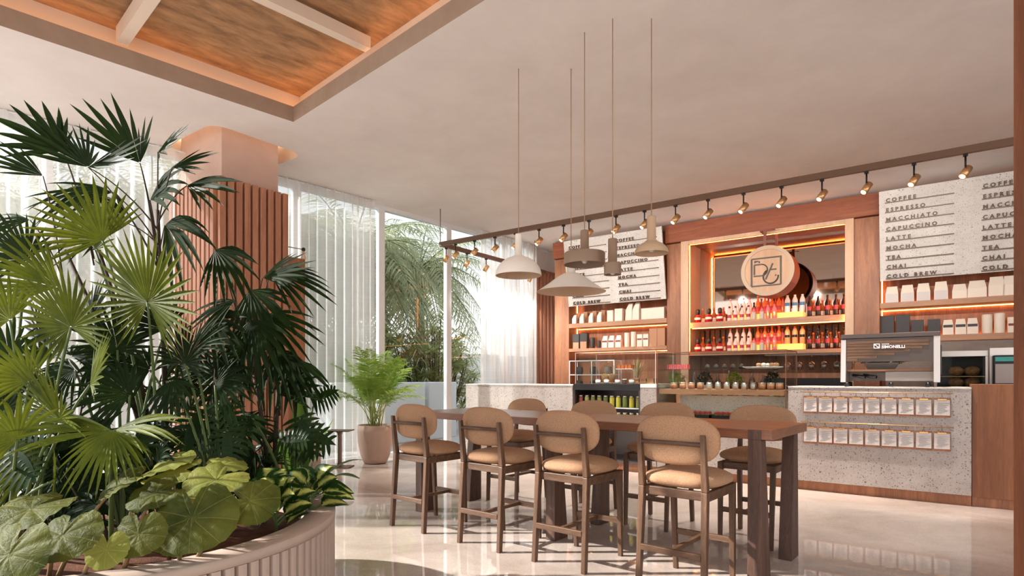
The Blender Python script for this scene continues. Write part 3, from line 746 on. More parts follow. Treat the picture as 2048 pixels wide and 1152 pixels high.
for k in range(9):
    u = 1366+k*23; hh = [.24,.3,.2,.26,.32,.22,.28,.24,.3][k]
    m = MB(); m.shell([(.03,0),(.045,.01),(.045,hh*.6),(.02,hh*.8),(.02,hh)], 16)
    tag(m.build('carafe', g_cup, None, W(SU(u,9.52),9.52,1.0), RB), f'clear glass carafe, {ORD[k]} from the left on the work counter under the niche', 'carafe', 'glass carafes on the work counter')
# pots and shelving added to stand in for a reflection in the case glass
t = bthing('reflection_shelf', 'added white metal shelf of pots standing in for a reflection behind the sandwich case', 'shelf', -5.45, 9.3, 1.0)
for z in (0,.25,.5): m = MB(); m.box(0,.9,0,.3,z,z+.015); m.build('shelf', white_f, t)
for x in (0,.45,.885): m = MB(); m.box(x,x+.015,0,.015,.015,.5); m.box(x,x+.015,.285,.3,.015,.5); m.build('upright', white_f, t)
for k in range(6):
    q = k % 3; z = (0.015,.265)[k//3]
    m = MB(); m.lathe([(.05,0),(.07,.05),(.06,.13),(.04,.14)], 14)
    tag(m.build('reflection_jar', [darkbag, steel_d, concrete][q], None, W(-5.32+q*.29, 9.45, 1.0+z), RB), f'{["dark","metal","grey"][q]} stand-in stoneware jar on the {["lower","middle"][k//3]} level of the white metal shelf', 'jar', 'jars on the white metal shelf')
def blade(m, base, d, nrm, L, wd, droop=.3, n=6, fold=.25, prof=None):
    d = Vector(d).normalized(); nrm = Vector(nrm).normalized(); side = d.cross(nrm).normalized(); nrm = side.cross(d)
    vs = []; uv = []; fs = []
    for i in range(n+1):
        t_ = i/n; wv = (prof(t_) if prof else math.sin(math.pi*min(1,t_**.8*.98+.02))**.8)*wd
        p = Vector(base)+d*L*t_+Vector((0,0,-droop*L*t_*t_))
        vs += [p-side*wv+nrm*wv*fold, p, p+side*wv+nrm*wv*fold]; uv += [(0,t_),(.5,t_),(1,t_)]
    for i in range(n):
        fs += [(3*i,3*i+3,3*i+4,3*i+1),(3*i+1,3*i+4,3*i+5,3*i+2)]
    m.add(vs, fs, True, uv)
t = bthing('dried_grass', 'spray of dried grass standing on the back counter behind the sandwich case', 'plant', -4.18, 9.42, 1.0)
m = MB(); m.lathe([(.05,0),(.07,.06),(.05,.16),(.03,.2)], 16); m.build('vase', pot_m, t)
m = MB(); q = random.Random(9)
for k in range(46):
    a = q.uniform(0,6.28); e_ = q.uniform(.15,.8); blade(m, (0,0,.18), (math.cos(a)*e_,math.sin(a)*.6*e_,1), (math.cos(a),math.sin(a),-.2), q.uniform(.28,.46), .007, .5*e_)
m.build('grass', plain('dried_stems',(176,160,112),.8), t)

# bottles
def prof_bottle(r, hb, rn, h): return [(r*.92,0),(r,.008),(r,hb),(r*.8,hb+.02),(rn*1.1,hb+.055),(rn,hb+.065),(rn,h)]
bm = {'clear': plain('spirit_clear',(238,214,206),.12,Alpha=.85), 'pink': plain('spirit_pink',(226,120,120),.15), 'orange': plain('spirit_orange',(232,112,48),.15), 'white': plain('bottle_frosted',(232,226,224),.25),
      'dark': plain('bottle_dark',(40,14,14),.15), 'amber': plain('spirit_amber',(160,74,34),.15), 'red': plain('spirit_red',(160,24,28),.15), 'yellow': plain('bottle_peach',(238,170,110),.25)}
lab = {'paper': paper, 'black': black, 'blue': plain('label_blue',(70,130,180),.5), 'red': plain('label_red',(170,40,50),.5), 'grey': plain('label_grey',(190,180,170),.5), 'gold': brass_d, 'cream': bagw}
capm = {'red': plain('cap_red',(206,60,60),.4), 'black': black, 'orange': plain('cap_orange',(222,110,50),.4), 'white': white_f, 'maroon': plain('cap_maroon',(96,20,24),.4), 'pink': plain('cap_pink',(232,120,120),.4)}
protob = {}
def bottle(kind, s, d, z, label, group, up):
    loc = W(s, d, z)
    if kind in protob: return dup(protob[kind], loc, RB, label, group=group)
    r, hb, rn, h, bmt, cp, lb, lz = {
      'brandy': (.056,.09,.022,.21,'red','black','cream',(.05,.085)), 'gin': (.036,.13,.014,.24,'clear','maroon','red',(.05,.10)), 'pinkcap': (.036,.17,.014,.28,'clear','pink','cream',(.06,.12)),
      'liqueur': (.038,.17,.015,.30,'orange','orange','red',(.05,.12)), 'aperitif': (.036,.15,.014,.26,'pink','red','gold',(.05,.1)), 'label_front': (.038,.12,.014,.2,'pink','red','grey',(.01,.12)),
      'vodka': (.040,.19,.016,.27,'white','white','blue',(.10,.15)), 'peach': (.040,.19,.016,.27,'yellow','orange','black',(.10,.14)), 'wine': (.036,.19,.014,.31,'dark','black','red',(.09,.15)), 'cognac': (.046,.13,.015,.26,'amber','orange','cream',(.03,.09)),
      }[kind]
    t = protob[kind] = thing('liquor_bottle', label, 'bottle', loc, RB, group)
    if kind == 'brandy': pf = [(.03,0),(.052,.012),(.058,.05),(.054,.09),(.034,.125),(.024,.14),(.024,.16)]
    else: pf = prof_bottle(r, hb, rn, h-.03)
    m = MB(); m.lathe(pf, 16); m.build('body', bm[bmt], t)
    m = MB(); m.lathe([(rn+.004,.135),(.034,.145),(.036,.2),(.028,.222),(.005,.232)] if kind == 'brandy' else [(rn+.002,h-.0295),(rn+.002,h)], 14); m.build('cap', capm[cp], t)
    rr = .0585 if kind == 'brandy' else r+.0008
    a0, a1 = R(-150), R(-30); n = 8; vs = []
    for k in range(n+1):
        a = a0+(a1-a0)*k/n
        for z_ in lz: vs.append((rr*math.cos(a), rr*math.sin(a), z_))
    m = MB(); m.add(vs, [(2*k,2*k+2,2*k+3,2*k+1) for k in range(n)], True); m.build('label', lab[lb], t)
    return t
kn = {'brandy':'round red bottle with a black stopper','gin':'clear bottle with a maroon neck','pinkcap':'tall clear bottle with a pink cap','liqueur':'orange liqueur bottle','aperitif':'pink aperitif bottle','label_front':'short pink bottle with a grey label','vodka':'frosted white bottle with a blue label','peach':'frosted peach bottle with a black label','wine':'slim dark bottle with a red label','cognac':'round shouldered amber bottle'}
for z, nm, vk in ((2.12,'upper','vodka'),(1.63,'lower','peach')):
    rows = [('brandy',[1396,1418,1440],9.82,0,'front'),('cognac',[1406,1428,1447],10.05,0,'back'),('gin',[1459,1471,1484,1497],9.82,0,'front'),('pinkcap',[1461,1474,1487,1499],10.0,.10,'back'),
        ('label_front',[1508,1524],9.82,0,'front'),('liqueur',[1516,1530,1544,1558],10.0,.10,'back'),('aperitif',[1523,1537,1551,1565],10.09,.10,'hindmost'),('aperitif2',[1536,1549],9.82,0,'front'),
        (vk,[1575,1590,1605],9.98,.10,'back'),('wine',[1619,1636,1655,1672,1688],9.80,0,'front'),('cognac',[1627,1645,1661,1678],10.0,0,'back')]
    for kind, us, d, dz, rw in rows:
        kk = kind.replace('2','')
        for i, u in enumerate(us):
            side = '' if kk != 'cognac' else (' at right' if us[0] > 1600 else ' at left')
            if kk == 'aperitif': side = ''
            bottle(kk, SU(u,d), d, z+dz+.0005, f'{kn[kk]}, {ORD[i]} in its {rw} row{side}, {nm} shelf', f'{kn[kk]}s', 0)

# round sign
sc_ = SU(1533,9.3); t = bthing('round_sign', 'round wooden bar sign with a square monogram logo, hung in front of the mirror', 'sign', SU(1534,9.35), 9.35, ZV(1534,541,9.35))
def disc(m, r0, r1, y0, y1, n=48):
    vs = []
    for y, r in ((y0,r0),(y0,r1),(y1,r1),(y1,r0)):
        for k in range(n): a = 2*math.pi*k/n; vs.append((r*math.cos(a), y, r*math.sin(a)))
    fs = []
    for j in range(4):
        for k in range(n): fs.append((j*n+k, j*n+(k+1)%n, ((j+1)%4)*n+(k+1)%n, ((j+1)%4)*n+k))
    m.add(vs, fs, False)
rs = .375
m = MB(); disc(m, rs-.055, rs, 0, .012); m.build('rim', sign_rim, t)
m = MB(); disc(m, rs-.02, rs, .012, .42); m.build('drum_side', sign_side, t)
m = MB(); disc(m, .001, rs-.056, .008, .40); m.build('face', sign_face, t)
lg = MB(); y = .0; b_ = .021
for a, b in (((-.22,-.22),(.19,-.22)),((-.22,-.22),(-.22,.19)),((-.22,.19),(.19,.19)),((.19,-.22),(.19,.2))): lg.bar((a[0],y,a[1]),(b[0],y,b[1]), b_, .018)
for a, b in (((-.18,-.05),(-.18,.10)),((-.18,.10),(-.07,.10)),((-.19,-.07),(-.04,-.07)),((-.18,.15),(-.13,.15)),((-.17,.13),(-.17,.15)),((-.11,.125),(-.11,.15)),((-.02,-.13),(.08,.10)),((.04,.01),(.13,.01)),((.12,-.07),(.12,-.09))): lg.bar((a[0],y,a[1]),(b[0],y,b[1]), .018, .018)
arc = lambda cx, cz, r, a0, a1, n=14: [(cx+r*math.cos(R(a0+(a1-a0)*k/n)), y, cz+r*math.sin(R(a0+(a1-a0)*k/n))) for k in range(n+1)]
lg.tube(arc(-.08,.015,.085,80,-80), .009, 6); lg.tube(arc(.05,-.09,.105,120,365), .011, 6)
lg.build('monogram', logo_dark, t)
for x in (-.04,): 
    m = MB(); m.bar((x,.05,rs-.01),(x,.05,3.405-ZV(1534,541,9.35)+.0),.04,.02); m.build('hanger', sign_side, t)
m = MB(); m.bar((.06,.34,rs-.005),(.06,.34,3.405-ZV(1534,541,9.35)),.04,.02); m.build('hanger', sign_side, t)
m = MB(); m.bar((-.1,.05,3.41-ZV(1534,541,9.35)),(-.1,.42,3.41-ZV(1534,541,9.35)),.03,.012); m.bar((-.1,.05,3.41-ZV(1534,541,9.35)),(.1,.05,3.41-ZV(1534,541,9.35)),.03,.012); m.build('bracket', sign_side, t)

# side shelving units
def shelf_unit(s0, s1, label, shelves, dark=False):
    t = bthing('wall_shelving', label, 'shelving', s0, DB); w = s1-s0
    m = MB(); m.box(0,w,.36,.38,1.0,3.75); m.build('back_panel', oak_v, t)
    for z0, z1 in shelves:
        m = MB(); m.box(.001,w-.001,0,.358,z0,z1); m.build('shelf', oak_shelf, t, bevel=.003)
        m = MB(); m.box(.02,w-.02,.335,.35,z1+.001,z1+.012); m.build('light_strip', ledm, t)
        m = MB(); m.box(.02,w-.02,.335,.35,z0-.012,z0-.001); m.build('light_strip', ledm, t)
    m = MB(); m.box(.001,.014,.30,.313,shelves[-1][1],2.6); m.build('light_strip', ledm, t)
    m = MB(); m.box(.0,w,-.0,.36,1.0,1.02); m.build('base_board', oak_shelf, t)
    return t
shelf_unit(-5.658,-3.742,'oak wall shelves of white and kraft packets under the left menu board',[(2.14,2.22),(1.69,1.75)])
shelf_unit(-.668,1.9,'oak wall shelves of coffee bags under the right menu board',[(2.165,2.24),(1.69,1.77)])
bmesh_thing('splashback', 'grey concrete splashback strip above the oven', 'panel', [(-.6,1.85,DB+.02,DB+.04,1.03,1.685)], concrete, 0)
# menu boards: tilted
words_ = ['COFFEE','ESPRESSO','MACCHIATO','CAPUCCINO','LATTE','MOCHA','TEA','CHAI','COLD BREW']
def menu_board(s0, s1, label, cols):
    t = bthing('menu_board', label, 'menu board', s0, 9.61, 2.54); w = s1-s0
    tilt = math.atan2(.20, 1.2)
    piv = bpy.data.objects.new('board_panel', None)
    H = 1.20
    def tl(p): # tilt local coordinates (x, y out of the board, z up the board)
        x, y, z = p; return (x, y*math.cos(tilt)-z*math.sin(tilt), z*math.cos(tilt)+y*math.sin(tilt))
    bpy.data.objects.remove(piv)
    m = MB(); m.box(0,w,-.03,0,0,H); m.v = [tl(p) for p in m.v]; brd = m.build('panel', terr_w, t)
    pit = .1265
    for (x0, x1, txt) in cols:
        for k in range(9):
            z = H-.225-k*pit+.09-.02
            m = MB(); m.box(x0,x1,-.055,-.03,z-.014,z); m.v = [tl(p) for p in m.v]; m.build('rail', stonec, t)
            vs, fs = text_mb(words_[k], .068, .010, .0026, 1.6)
            mx = max(v[0] for v in vs); sc = min(1, (x1-x0)*.98/mx)
            m = MB(); m.add([tl((x0+.01+x*sc, -.043+y_, z+.002+z_)) for x, y_, z_ in vs], fs); m.build('lettering', letter, t)
    return t
b1 = -5.62
menu_board(b1,-3.73,'left tilted white stone menu board with two columns of raised bronze lettering', [(.10,.86,0),(1.04,1.80,0)])
b2 = -.66
menu_board(b2,1.75,'right tilted white stone menu board with raised bronze lettering beside the niche', [(SU(1771,9.5)-b2,SU(1908,9.5)-b2,0),(SU(1963,9.5)-b2,SU(1963,9.5)-b2+.75,0)])

# packets on shelves
def bag(style, w, dp, h, mat, label, s, d, z, group, band=None, name='coffee_bag', cat='bag'):
    t = thing(name, label, cat, W(s,d,z+.0005), RB, group); w /= 2; dp /= 2
    m = MB()
    if style == 'box': m.box(-w,w,-dp,dp,0,h); bv = .003
    elif style == 'round': m.lathe([(w*.95,0),(w,.01),(w,h-.01),(w*.9,h)], 18); bv = 0
    elif style == 'gusset':
        m.add([(-w,-dp,0),(w,-dp,0),(w,dp,0),(-w,dp,0),(-w*.98,-dp,h*.55),(w*.98,-dp,h*.55),(w*.98,dp,h*.55),(-w*.98,dp,h*.55),(-w*.8,-dp*.25,h*.92),(w*.8,-dp*.25,h*.92),(w*.8,dp*.25,h*.92),(-w*.8,dp*.25,h*.92),(-w*.8,-dp*.12,h),(w*.8,-dp*.12,h),(w*.8,dp*.12,h),(-w*.8,dp*.12,h)],
            [(3,2,1,0)]+[(a+i,a+(i+1)%4,a+4+(i+1)%4,a+4+i) for a in (0,4,8) for i in range(4)]+[(12,13,14,15)]); bv = .005
    elif style == 'slant':
        m.prism([(-w,-dp,0),(w,-dp,0),(w,dp,0),(-w,dp,0)],[(-w*.9,-dp,h*.6),(w,-dp,h*.6),(w,dp,h*.6),(-w*.9,dp,h*.6)]); m.prism([(-w*.9,-dp,h*.6),(w,-dp,h*.6),(w,dp,h*.6),(-w*.9,dp,h*.6)],[(-w*.1,-dp*.3,h),(w,-dp*.3,h),(w,dp*.3,h),(-w*.1,dp*.3,h)]); bv = .004
    m.build('pouch' if cat == 'bag' else 'body', mat, t, bevel=bv)
    if band:
        bmt, z0, z1 = band; m = MB(); m.box(-w*.86,w*.86,-dp-.0015,-dp-.0005,z0,z1); m.build('label', bmt, t)
    return t
zt, zl = 2.22, 1.75
G1, G2 = 'packets on the upper left shelf', 'packets on the lower left shelf'
for i, (u, h) in enumerate(((1152,.20),(1167,.215),(1185,.22),(1202,.225))):
    bag('gusset',.10,.05,h+.02,kraft,f'tan topped paper bag, {ORD[i]} from the left at the back of the upper left shelf',SU(u+4,9.9),9.9,zt,'tan bags on the upper left shelf')
    bag('slant',.09,.05,h-.03,bagw,f'small white slanted pouch, {ORD[i]} from the left at the front of the upper left shelf',SU(u-3,9.75),9.75,zt,'white pouches on the upper left shelf')
for i, (u, w, h, st, lb) in enumerate(((1222,.12,.21,'box','white carton right of the small pouches on the upper left shelf'),(1239,.15,.23,'box','wider white carton in the middle of the upper left shelf'),(1259,.13,.31,'slant','left one of two tall slanted white bags, upper left shelf'),(1273,.13,.32,'slant','right one of two tall slanted white bags, upper left shelf'),(1295,.20,.20,'box','square white box near the right end of the upper left shelf'),(1318,.22,.20,'box','last square cream box at the right end of the upper left shelf'))):
    bag(st,w,.09,h,bagw,lb,SU(u,9.78),9.78,zt,G1,name='white_carton',cat='carton')
for i, (u, w, h, mt, st, lb, bd) in enumerate((
    (1154,.14,.28,darkbag,'box','first charcoal carton from the left on the lower left shelf',(kraft,.0,.12)),(1169,.15,.29,darkbag,'box','second charcoal carton from the left on the lower left shelf',(kraft,.0,.13)),
    (1185,.09,.20,darkbag,'round','taller dark canister on the lower left shelf',None),(1198,.07,.14,darkbag,'round','shorter dark canister on the lower left shelf',None),
    (1211,.11,.22,bagw,'gusset','first white labelled coffee bag on the lower left shelf',(redtape,.10,.13)),(1224,.11,.22,bagw,'gusset','second white labelled coffee bag on the lower left shelf',(redtape,.10,.13)),(1238,.11,.22,bagw,'gusset','third white labelled coffee bag on the lower left shelf',(redtape,.10,.13)),
    (1254,.09,.26,bagw,'round','left white tube on the lower left shelf',None),(1267,.09,.27,bagw,'round','right white tube on the lower left shelf',None),
    (1281,.10,.22,bagw,'box','left white box with a red ribbon on the lower left shelf',(redtape,.12,.145)),(1293,.10,.22,bagw,'box','right white box with a red ribbon on the lower left shelf',(redtape,.12,.145)),
    (1308,.14,.31,kraft,'box','left tall kraft carton at the right end of the lower left shelf',None),(1324,.14,.31,kraft,'box','right tall kraft carton at the right end of the lower left shelf',None))):
    bag(st,w,.09,h,mt,lb,SU(u,9.76),9.76,zl,G2,bd,'coffee_packet','packet')
zt2, zl2 = 2.24, 1.77
for i, u in enumerate((1784,1815,1847,1882)):
    bag('gusset',.155,.08,.235+.006*i,bagw,f'cream coffee bag with a pale label, {ORD[i]} from the left on the upper right shelf',SU(u,9.78),9.78,zt2,'cream coffee bags on the upper right shelf',(paper,.0,.13))
for u, w, h, st, lb in ((1919,.16,.20,'gusset','cream pouch with a folded front, fifth along the upper right shelf'),(1954,.20,.23,'gusset','wide plain white bag, sixth along the upper right shelf'),(1993,.17,.26,'gusset','tall white bag beside the last one on the upper right shelf'),(2022,.17,.26,'gusset','last tall white bag at the frame edge on the upper right shelf')):
    bag(st,w,.09,h,bagw,lb,SU(u,9.78),9.78,zt2,'white bags on the upper right shelf')
for u, w, h, mt, st, lb, bd, nm, ct in ((1775,.16,.30,darkbag,'box','first tall charcoal carton on the lower right shelf',None,'carton','carton'),(1806,.16,.30,darkbag,'box','second tall charcoal carton on the lower right shelf',None,'carton','carton'),(1835,.14,.22,darkbag,'box','third, shorter charcoal carton on the lower right shelf',None,'carton','carton'),(1868,.14,.22,darkbag,'box','fourth charcoal carton, beside the labelled bags, lower right shelf',None,'carton','carton'),
    (1896,.12,.205,bagw,'gusset','first grey white labelled coffee bag on the lower right shelf',(darkbag,.10,.135),'coffee_bag','bag'),(1921,.12,.21,bagw,'gusset','second grey white labelled coffee bag on the lower right shelf',(darkbag,.10,.135),'coffee_bag','bag'),(1945,.12,.215,bagw,'gusset','third grey white labelled coffee bag on the lower right shelf',(darkbag,.10,.135),'coffee_bag','bag'),
    (1974,.11,.25,bagw,'round','left white round tin on the lower right shelf',None,'tin','tin'),(1999,.11,.26,bagw,'round','right white round tin on the lower right shelf',None,'tin','tin'),(2025,.10,.2,bagw,'box','white box with a red band at the frame edge, lower right shelf',(redtape,.09,.12),'carton','carton')):
    bag(st,w,.09,h,mt,lb,SU(u,9.78),9.78,zl2,'packets on the lower right shelf',bd,nm,ct)
# oven
t = bthing('display_oven', 'black glass fronted steel oven with bread behind the coffee machine', 'oven', SU(1868,9.0), 9.0, 1.06)
wO = SU(1977,9.0)-SU(1868,9.0)
m = MB(); m.box(0,wO,.0,.5,.40,.47); m.box(0,.03,0,.5,0,.40); m.box(wO-.03,wO,0,.5,0,.40); m.build('body_frame', steel, t, bevel=.003)
m = MB(); m.box(.03,wO-.03,.46,.5,0,.40); m.box(.03,wO-.03,0,.46,0,.02); m.build('cavity', black, t)
m = MB(); m.box(.03,wO-.03,.02,.026,.02,.40); m.build('glass_door', g_clear, t)
m = MB()
for k in range(24): m.box(.04+k*(wO-.08)/24,.046+k*(wO-.08)/24,.08,.4,.155,.16)
m.box(.03,wO-.03,.08,.088,.155,.163); m.build('rack', brass_d, t)
for k in range(4):
    m = MB(); m.ball((0,0,.0), .085, 14, .75); hi = k < 2
    tag(m.build('bread_loaf', bread, None, W(SU(1868,9.0)+.22+(k%2)*.16, 9.2, 1.06+(.226 if hi else .085)), RB), f'{["left","right"][k%2]} round loaf on the {"oven rack" if hi else "oven floor"}', 'bread', 'loaves in the oven')
t = bthing('card_terminal', 'black ordering terminal with a teal display and paper slip beside the oven', 'till', SU(1986,8.7), 8.7, 1.06)
wT = .24
m = MB(); m.box(0,wT,.0,.15,0,.40); m.build('housing', black, t, bevel=.01)
m = MB(); m.box(-.02,wT+.05,.16,.2,.02,.49); m.build('stand', steel, t)
m = MB(); m.box(.02,wT-.02,-.006,-.001,.33,.38); m.build('display', screen_m, t)
vs, fs = text_mb('CAPPUS', .03, .001, 0, 1.0); 
m = MB(); m.box(.02,wT-.02,-.008,-.001,.08,.30); m.build('paper_slip', paper, t)
bmesh_thing('terminal_shelf', 'low wooden shelf under the ordering terminal', 'shelf', [(SU(1986,8.7)-.1,1.9,8.62,8.94,0,1.06)], oak_v)

# ------------------------------------------------------------------ track lights
ZT = 3.22
t = bthing('lighting_track', 'bronze lighting track running along the bar front and turning to the wall', 'lighting track', -6.22, 6.7, ZT)
m = MB(); m.box(0,8.6,-.02,.02,0,.066); m.build('main_rail', track_m, t)
m = MB(); m.box(0,.04,.021,2.95,0,.066); m.build('side_rail', track_m, t)
for x, y in ((.01,0),(3.2,0),(7.9,0),(.02,2.6)):
    if x != 3.2: m = MB(); m.tube([(x,y,.066),(x,y,.58)], .006, 6); m.build('hanging_rod', track_m, t)
us = [911,949,990,1031,1078,1127,1178,1232,1289,1351,1416,1487,1563,1644,1733,1828,1931]
spots = [(SU(u,6.7),6.7,0) for u in us]+[(-6.2,6.7+y,1) for y in (.12,.62,1.12,1.65,2.45)]
sp0 = {}
def spotdir(k): return Vector((-.42,-.50,-.76)).normalized() if k == 0 else Vector((-.55,-.05,-.8)).normalized()
for i, (s, d, k) in enumerate(spots):
    lb = f'small brass track spotlight, {ORD[i]} from the left along the bar track' if k == 0 else f'small brass spotlight, {ORD[i-17]} from the corner on the short side track'
    loc = W(s,d,ZT)
    if k not in sp0:
        t = sp0[k] = thing('track_spotlight', lb, 'spotlight', loc, RB, 'brass track spotlights')
        m = MB(); m.box(-.018,.018,-.018,.018,-.022,0); m.build('adapter', black, t)
        m = MB(); m.tube([(0,0,-.022),(0,0,-.115)], .008, 8); m.tube([(0,0,-.115),(.012,0,-.15)], .006, 6); m.build('stem', black, t)
        dv = spotdir(k); c = Vector((.0,0,-.165)); a, b = c-dv*.055, c+dv*.055
        m = MB(); m.tube([a, b], .034, 20); hd = m.build('head', brass, t)
        m = MB(); m.tube([b+dv*.0005, b+dv*.003], .034, 20); m.build('bezel', brass_d, hd)
        m = MB(); m.tube([b+dv*.0035, b+dv*.005], .024, 16); m.build('lens', lens, hd)
    else: dup(sp0[k], loc, RB, lb)
    if True:
        l = bpy.data.lights.new('spot', 'SPOT'); lo = bpy.data.objects.new('spot_lamp', l); C.objects.link(lo)
        l.spot_size = R(64); l.spot_blend = .5; l.shadow_soft_size = .03; l.color = (1,.91,.83)
        aim = W(s+.05, 9.6, 2.7) if (k == 0 and i % 2 == 0) else (W(s, [6.2,7.35][i % 4 == 3], [0,1.0][i % 4 == 3]) if k == 0 else W(-6.48, 10.1, 1.3))
        l.energy = 88 if (k == 0 and i % 2 == 0) else (300 if k == 0 else 80)
        lo.location = loc+Vector((0,0,-.25)); lo.rotation_euler = (aim-lo.location).to_track_quat('-Z','Y').to_euler()

# ------------------------------------------------------------------ pendants
def pendant(name, label, x, y, ztop, prof, mat, inner, n=48):
    t = thing(name, label, 'pendant lamp', (x,y,prof[-1][1]), 0, 'pendant lamps over the high table')
    z0 = prof[-1][1]
    m = MB(); m.tube([(0,0,ztop-z0),(0,0,ZC-z0)], .004, 6); m.build('cord', cord_m, t)
    m = MB(); m.shell([(r, z-z0) for r, z in prof], n); o = m.build('lamp_shade', mat, t)
    sh = [(max(.002, r-.004), z-z0-.003) for r, z in prof if r > .0][2:]
    m = MB(); m.shell([(r,z) if i < len(sh)-1 else (r+.004, 0) for i, (r, z) in enumerate(sh)], n); m.build('shade_lining', inner, t)
    m = MB(); hz = prof[3][1]-z0; m.lathe([(.028, hz-.05-.0),(.028,hz-.012)], 16); m.ball((0,0,hz-.068), .022, 10); m.build('bulb', white_f, t)
    return t
X1, Y1 = .055, 4.96
dome = lambda R0, zr, h, n=10: [(R0*math.sin(math.pi/2*k/n), zr+h*math.cos(math.pi/2*k/n)) for k in range(1, n+1)]
pendant('dome_pendant_lamp', 'large white dome pendant lamp, leftmost over the high table', .055, 4.96, 2.41, [(.001,2.41),(.027,2.41),(.029,2.40),(.029,2.235)]+dome(.193,2.06,.165)[1:], white_lamp, cream_lamp)
pendant('cone_pendant_lamp', 'wide white cone pendant lamp hanging lowest over the table', .497, 4.96, 2.26, [(.001,2.26),(.033,2.26),(.035,2.25),(.035,2.085),(.07,2.075),(.12,2.045),(.20,1.985),(.29,1.925)], white_lamp, cream_lamp)
pendant('drum_pendant_lamp', 'flat beige drum pendant lamp with a tall neck, in the middle of the group', .546, 4.44, 2.31, [(.001,2.31),(.030,2.31),(.032,2.30),(.032,2.15),(.148,2.142),(.154,2.135),(.154,2.052)], beige_lamp, beige_lamp)
pendant('cylinder_pendant_lamp', 'slim beige cylinder pendant lamp, smallest of the group', .728, 4.27, 2.206, [(.001,2.206),(.031,2.206),(.0325,2.20),(.0325,2.035),(.058,2.033),(.0615,2.025),(.0615,1.947)], beige_lamp, beige_lamp)
pendant('dome_pendant_lamp', 'small cream dome pendant lamp with a long neck, rightmost over the table', 1.009, 4.27, 2.37, [(.001,2.37),(.030,2.37),(.032,2.36),(.032,2.20)]+dome(.121,2.10,.09)[2:], cream_lamp, cream_lamp)

# ------------------------------------------------------------------ high table
t = thing('high_table', 'long dark wood high table on six tapered legs, stools on both sides', 'table', TC, RT)
Lh, Wh = 1.5575, .387
m = MB(); m.box(-Lh,Lh,-Wh,Wh,.843,.90); m.build('tabletop', table_w, t, bevel=.004)
for x in (Lh-.095, 0.0, -Lh+.095):
    for sg in (-1, 1):
        m = MB(); o_ = Wh+.004; a, b = o_*sg, (o_-.085)*sg; c_ = (o_-.17)*sg
        y0, y1 = sorted((a, b)); q0, q1 = sorted((a, c_))
        m.prism([(x-.042,q0,0),(x+.042,q0,0),(x+.042,q1,0),(x-.042,q1,0)],[(x-.038,y0,.842),(x+.038,y0,.842),(x+.038,y1,.842),(x-.038,y1,.842)]); m.build('leg', table_leg, t, bevel=.004)
        m = MB(); m.box(x-.038,x+.038,min(sg*(Wh+.0005),sg*(Wh+.004)),max(sg*(Wh+.0005),sg*(Wh+.004)),.842,.899); m.build('leg_end', table_leg, t)

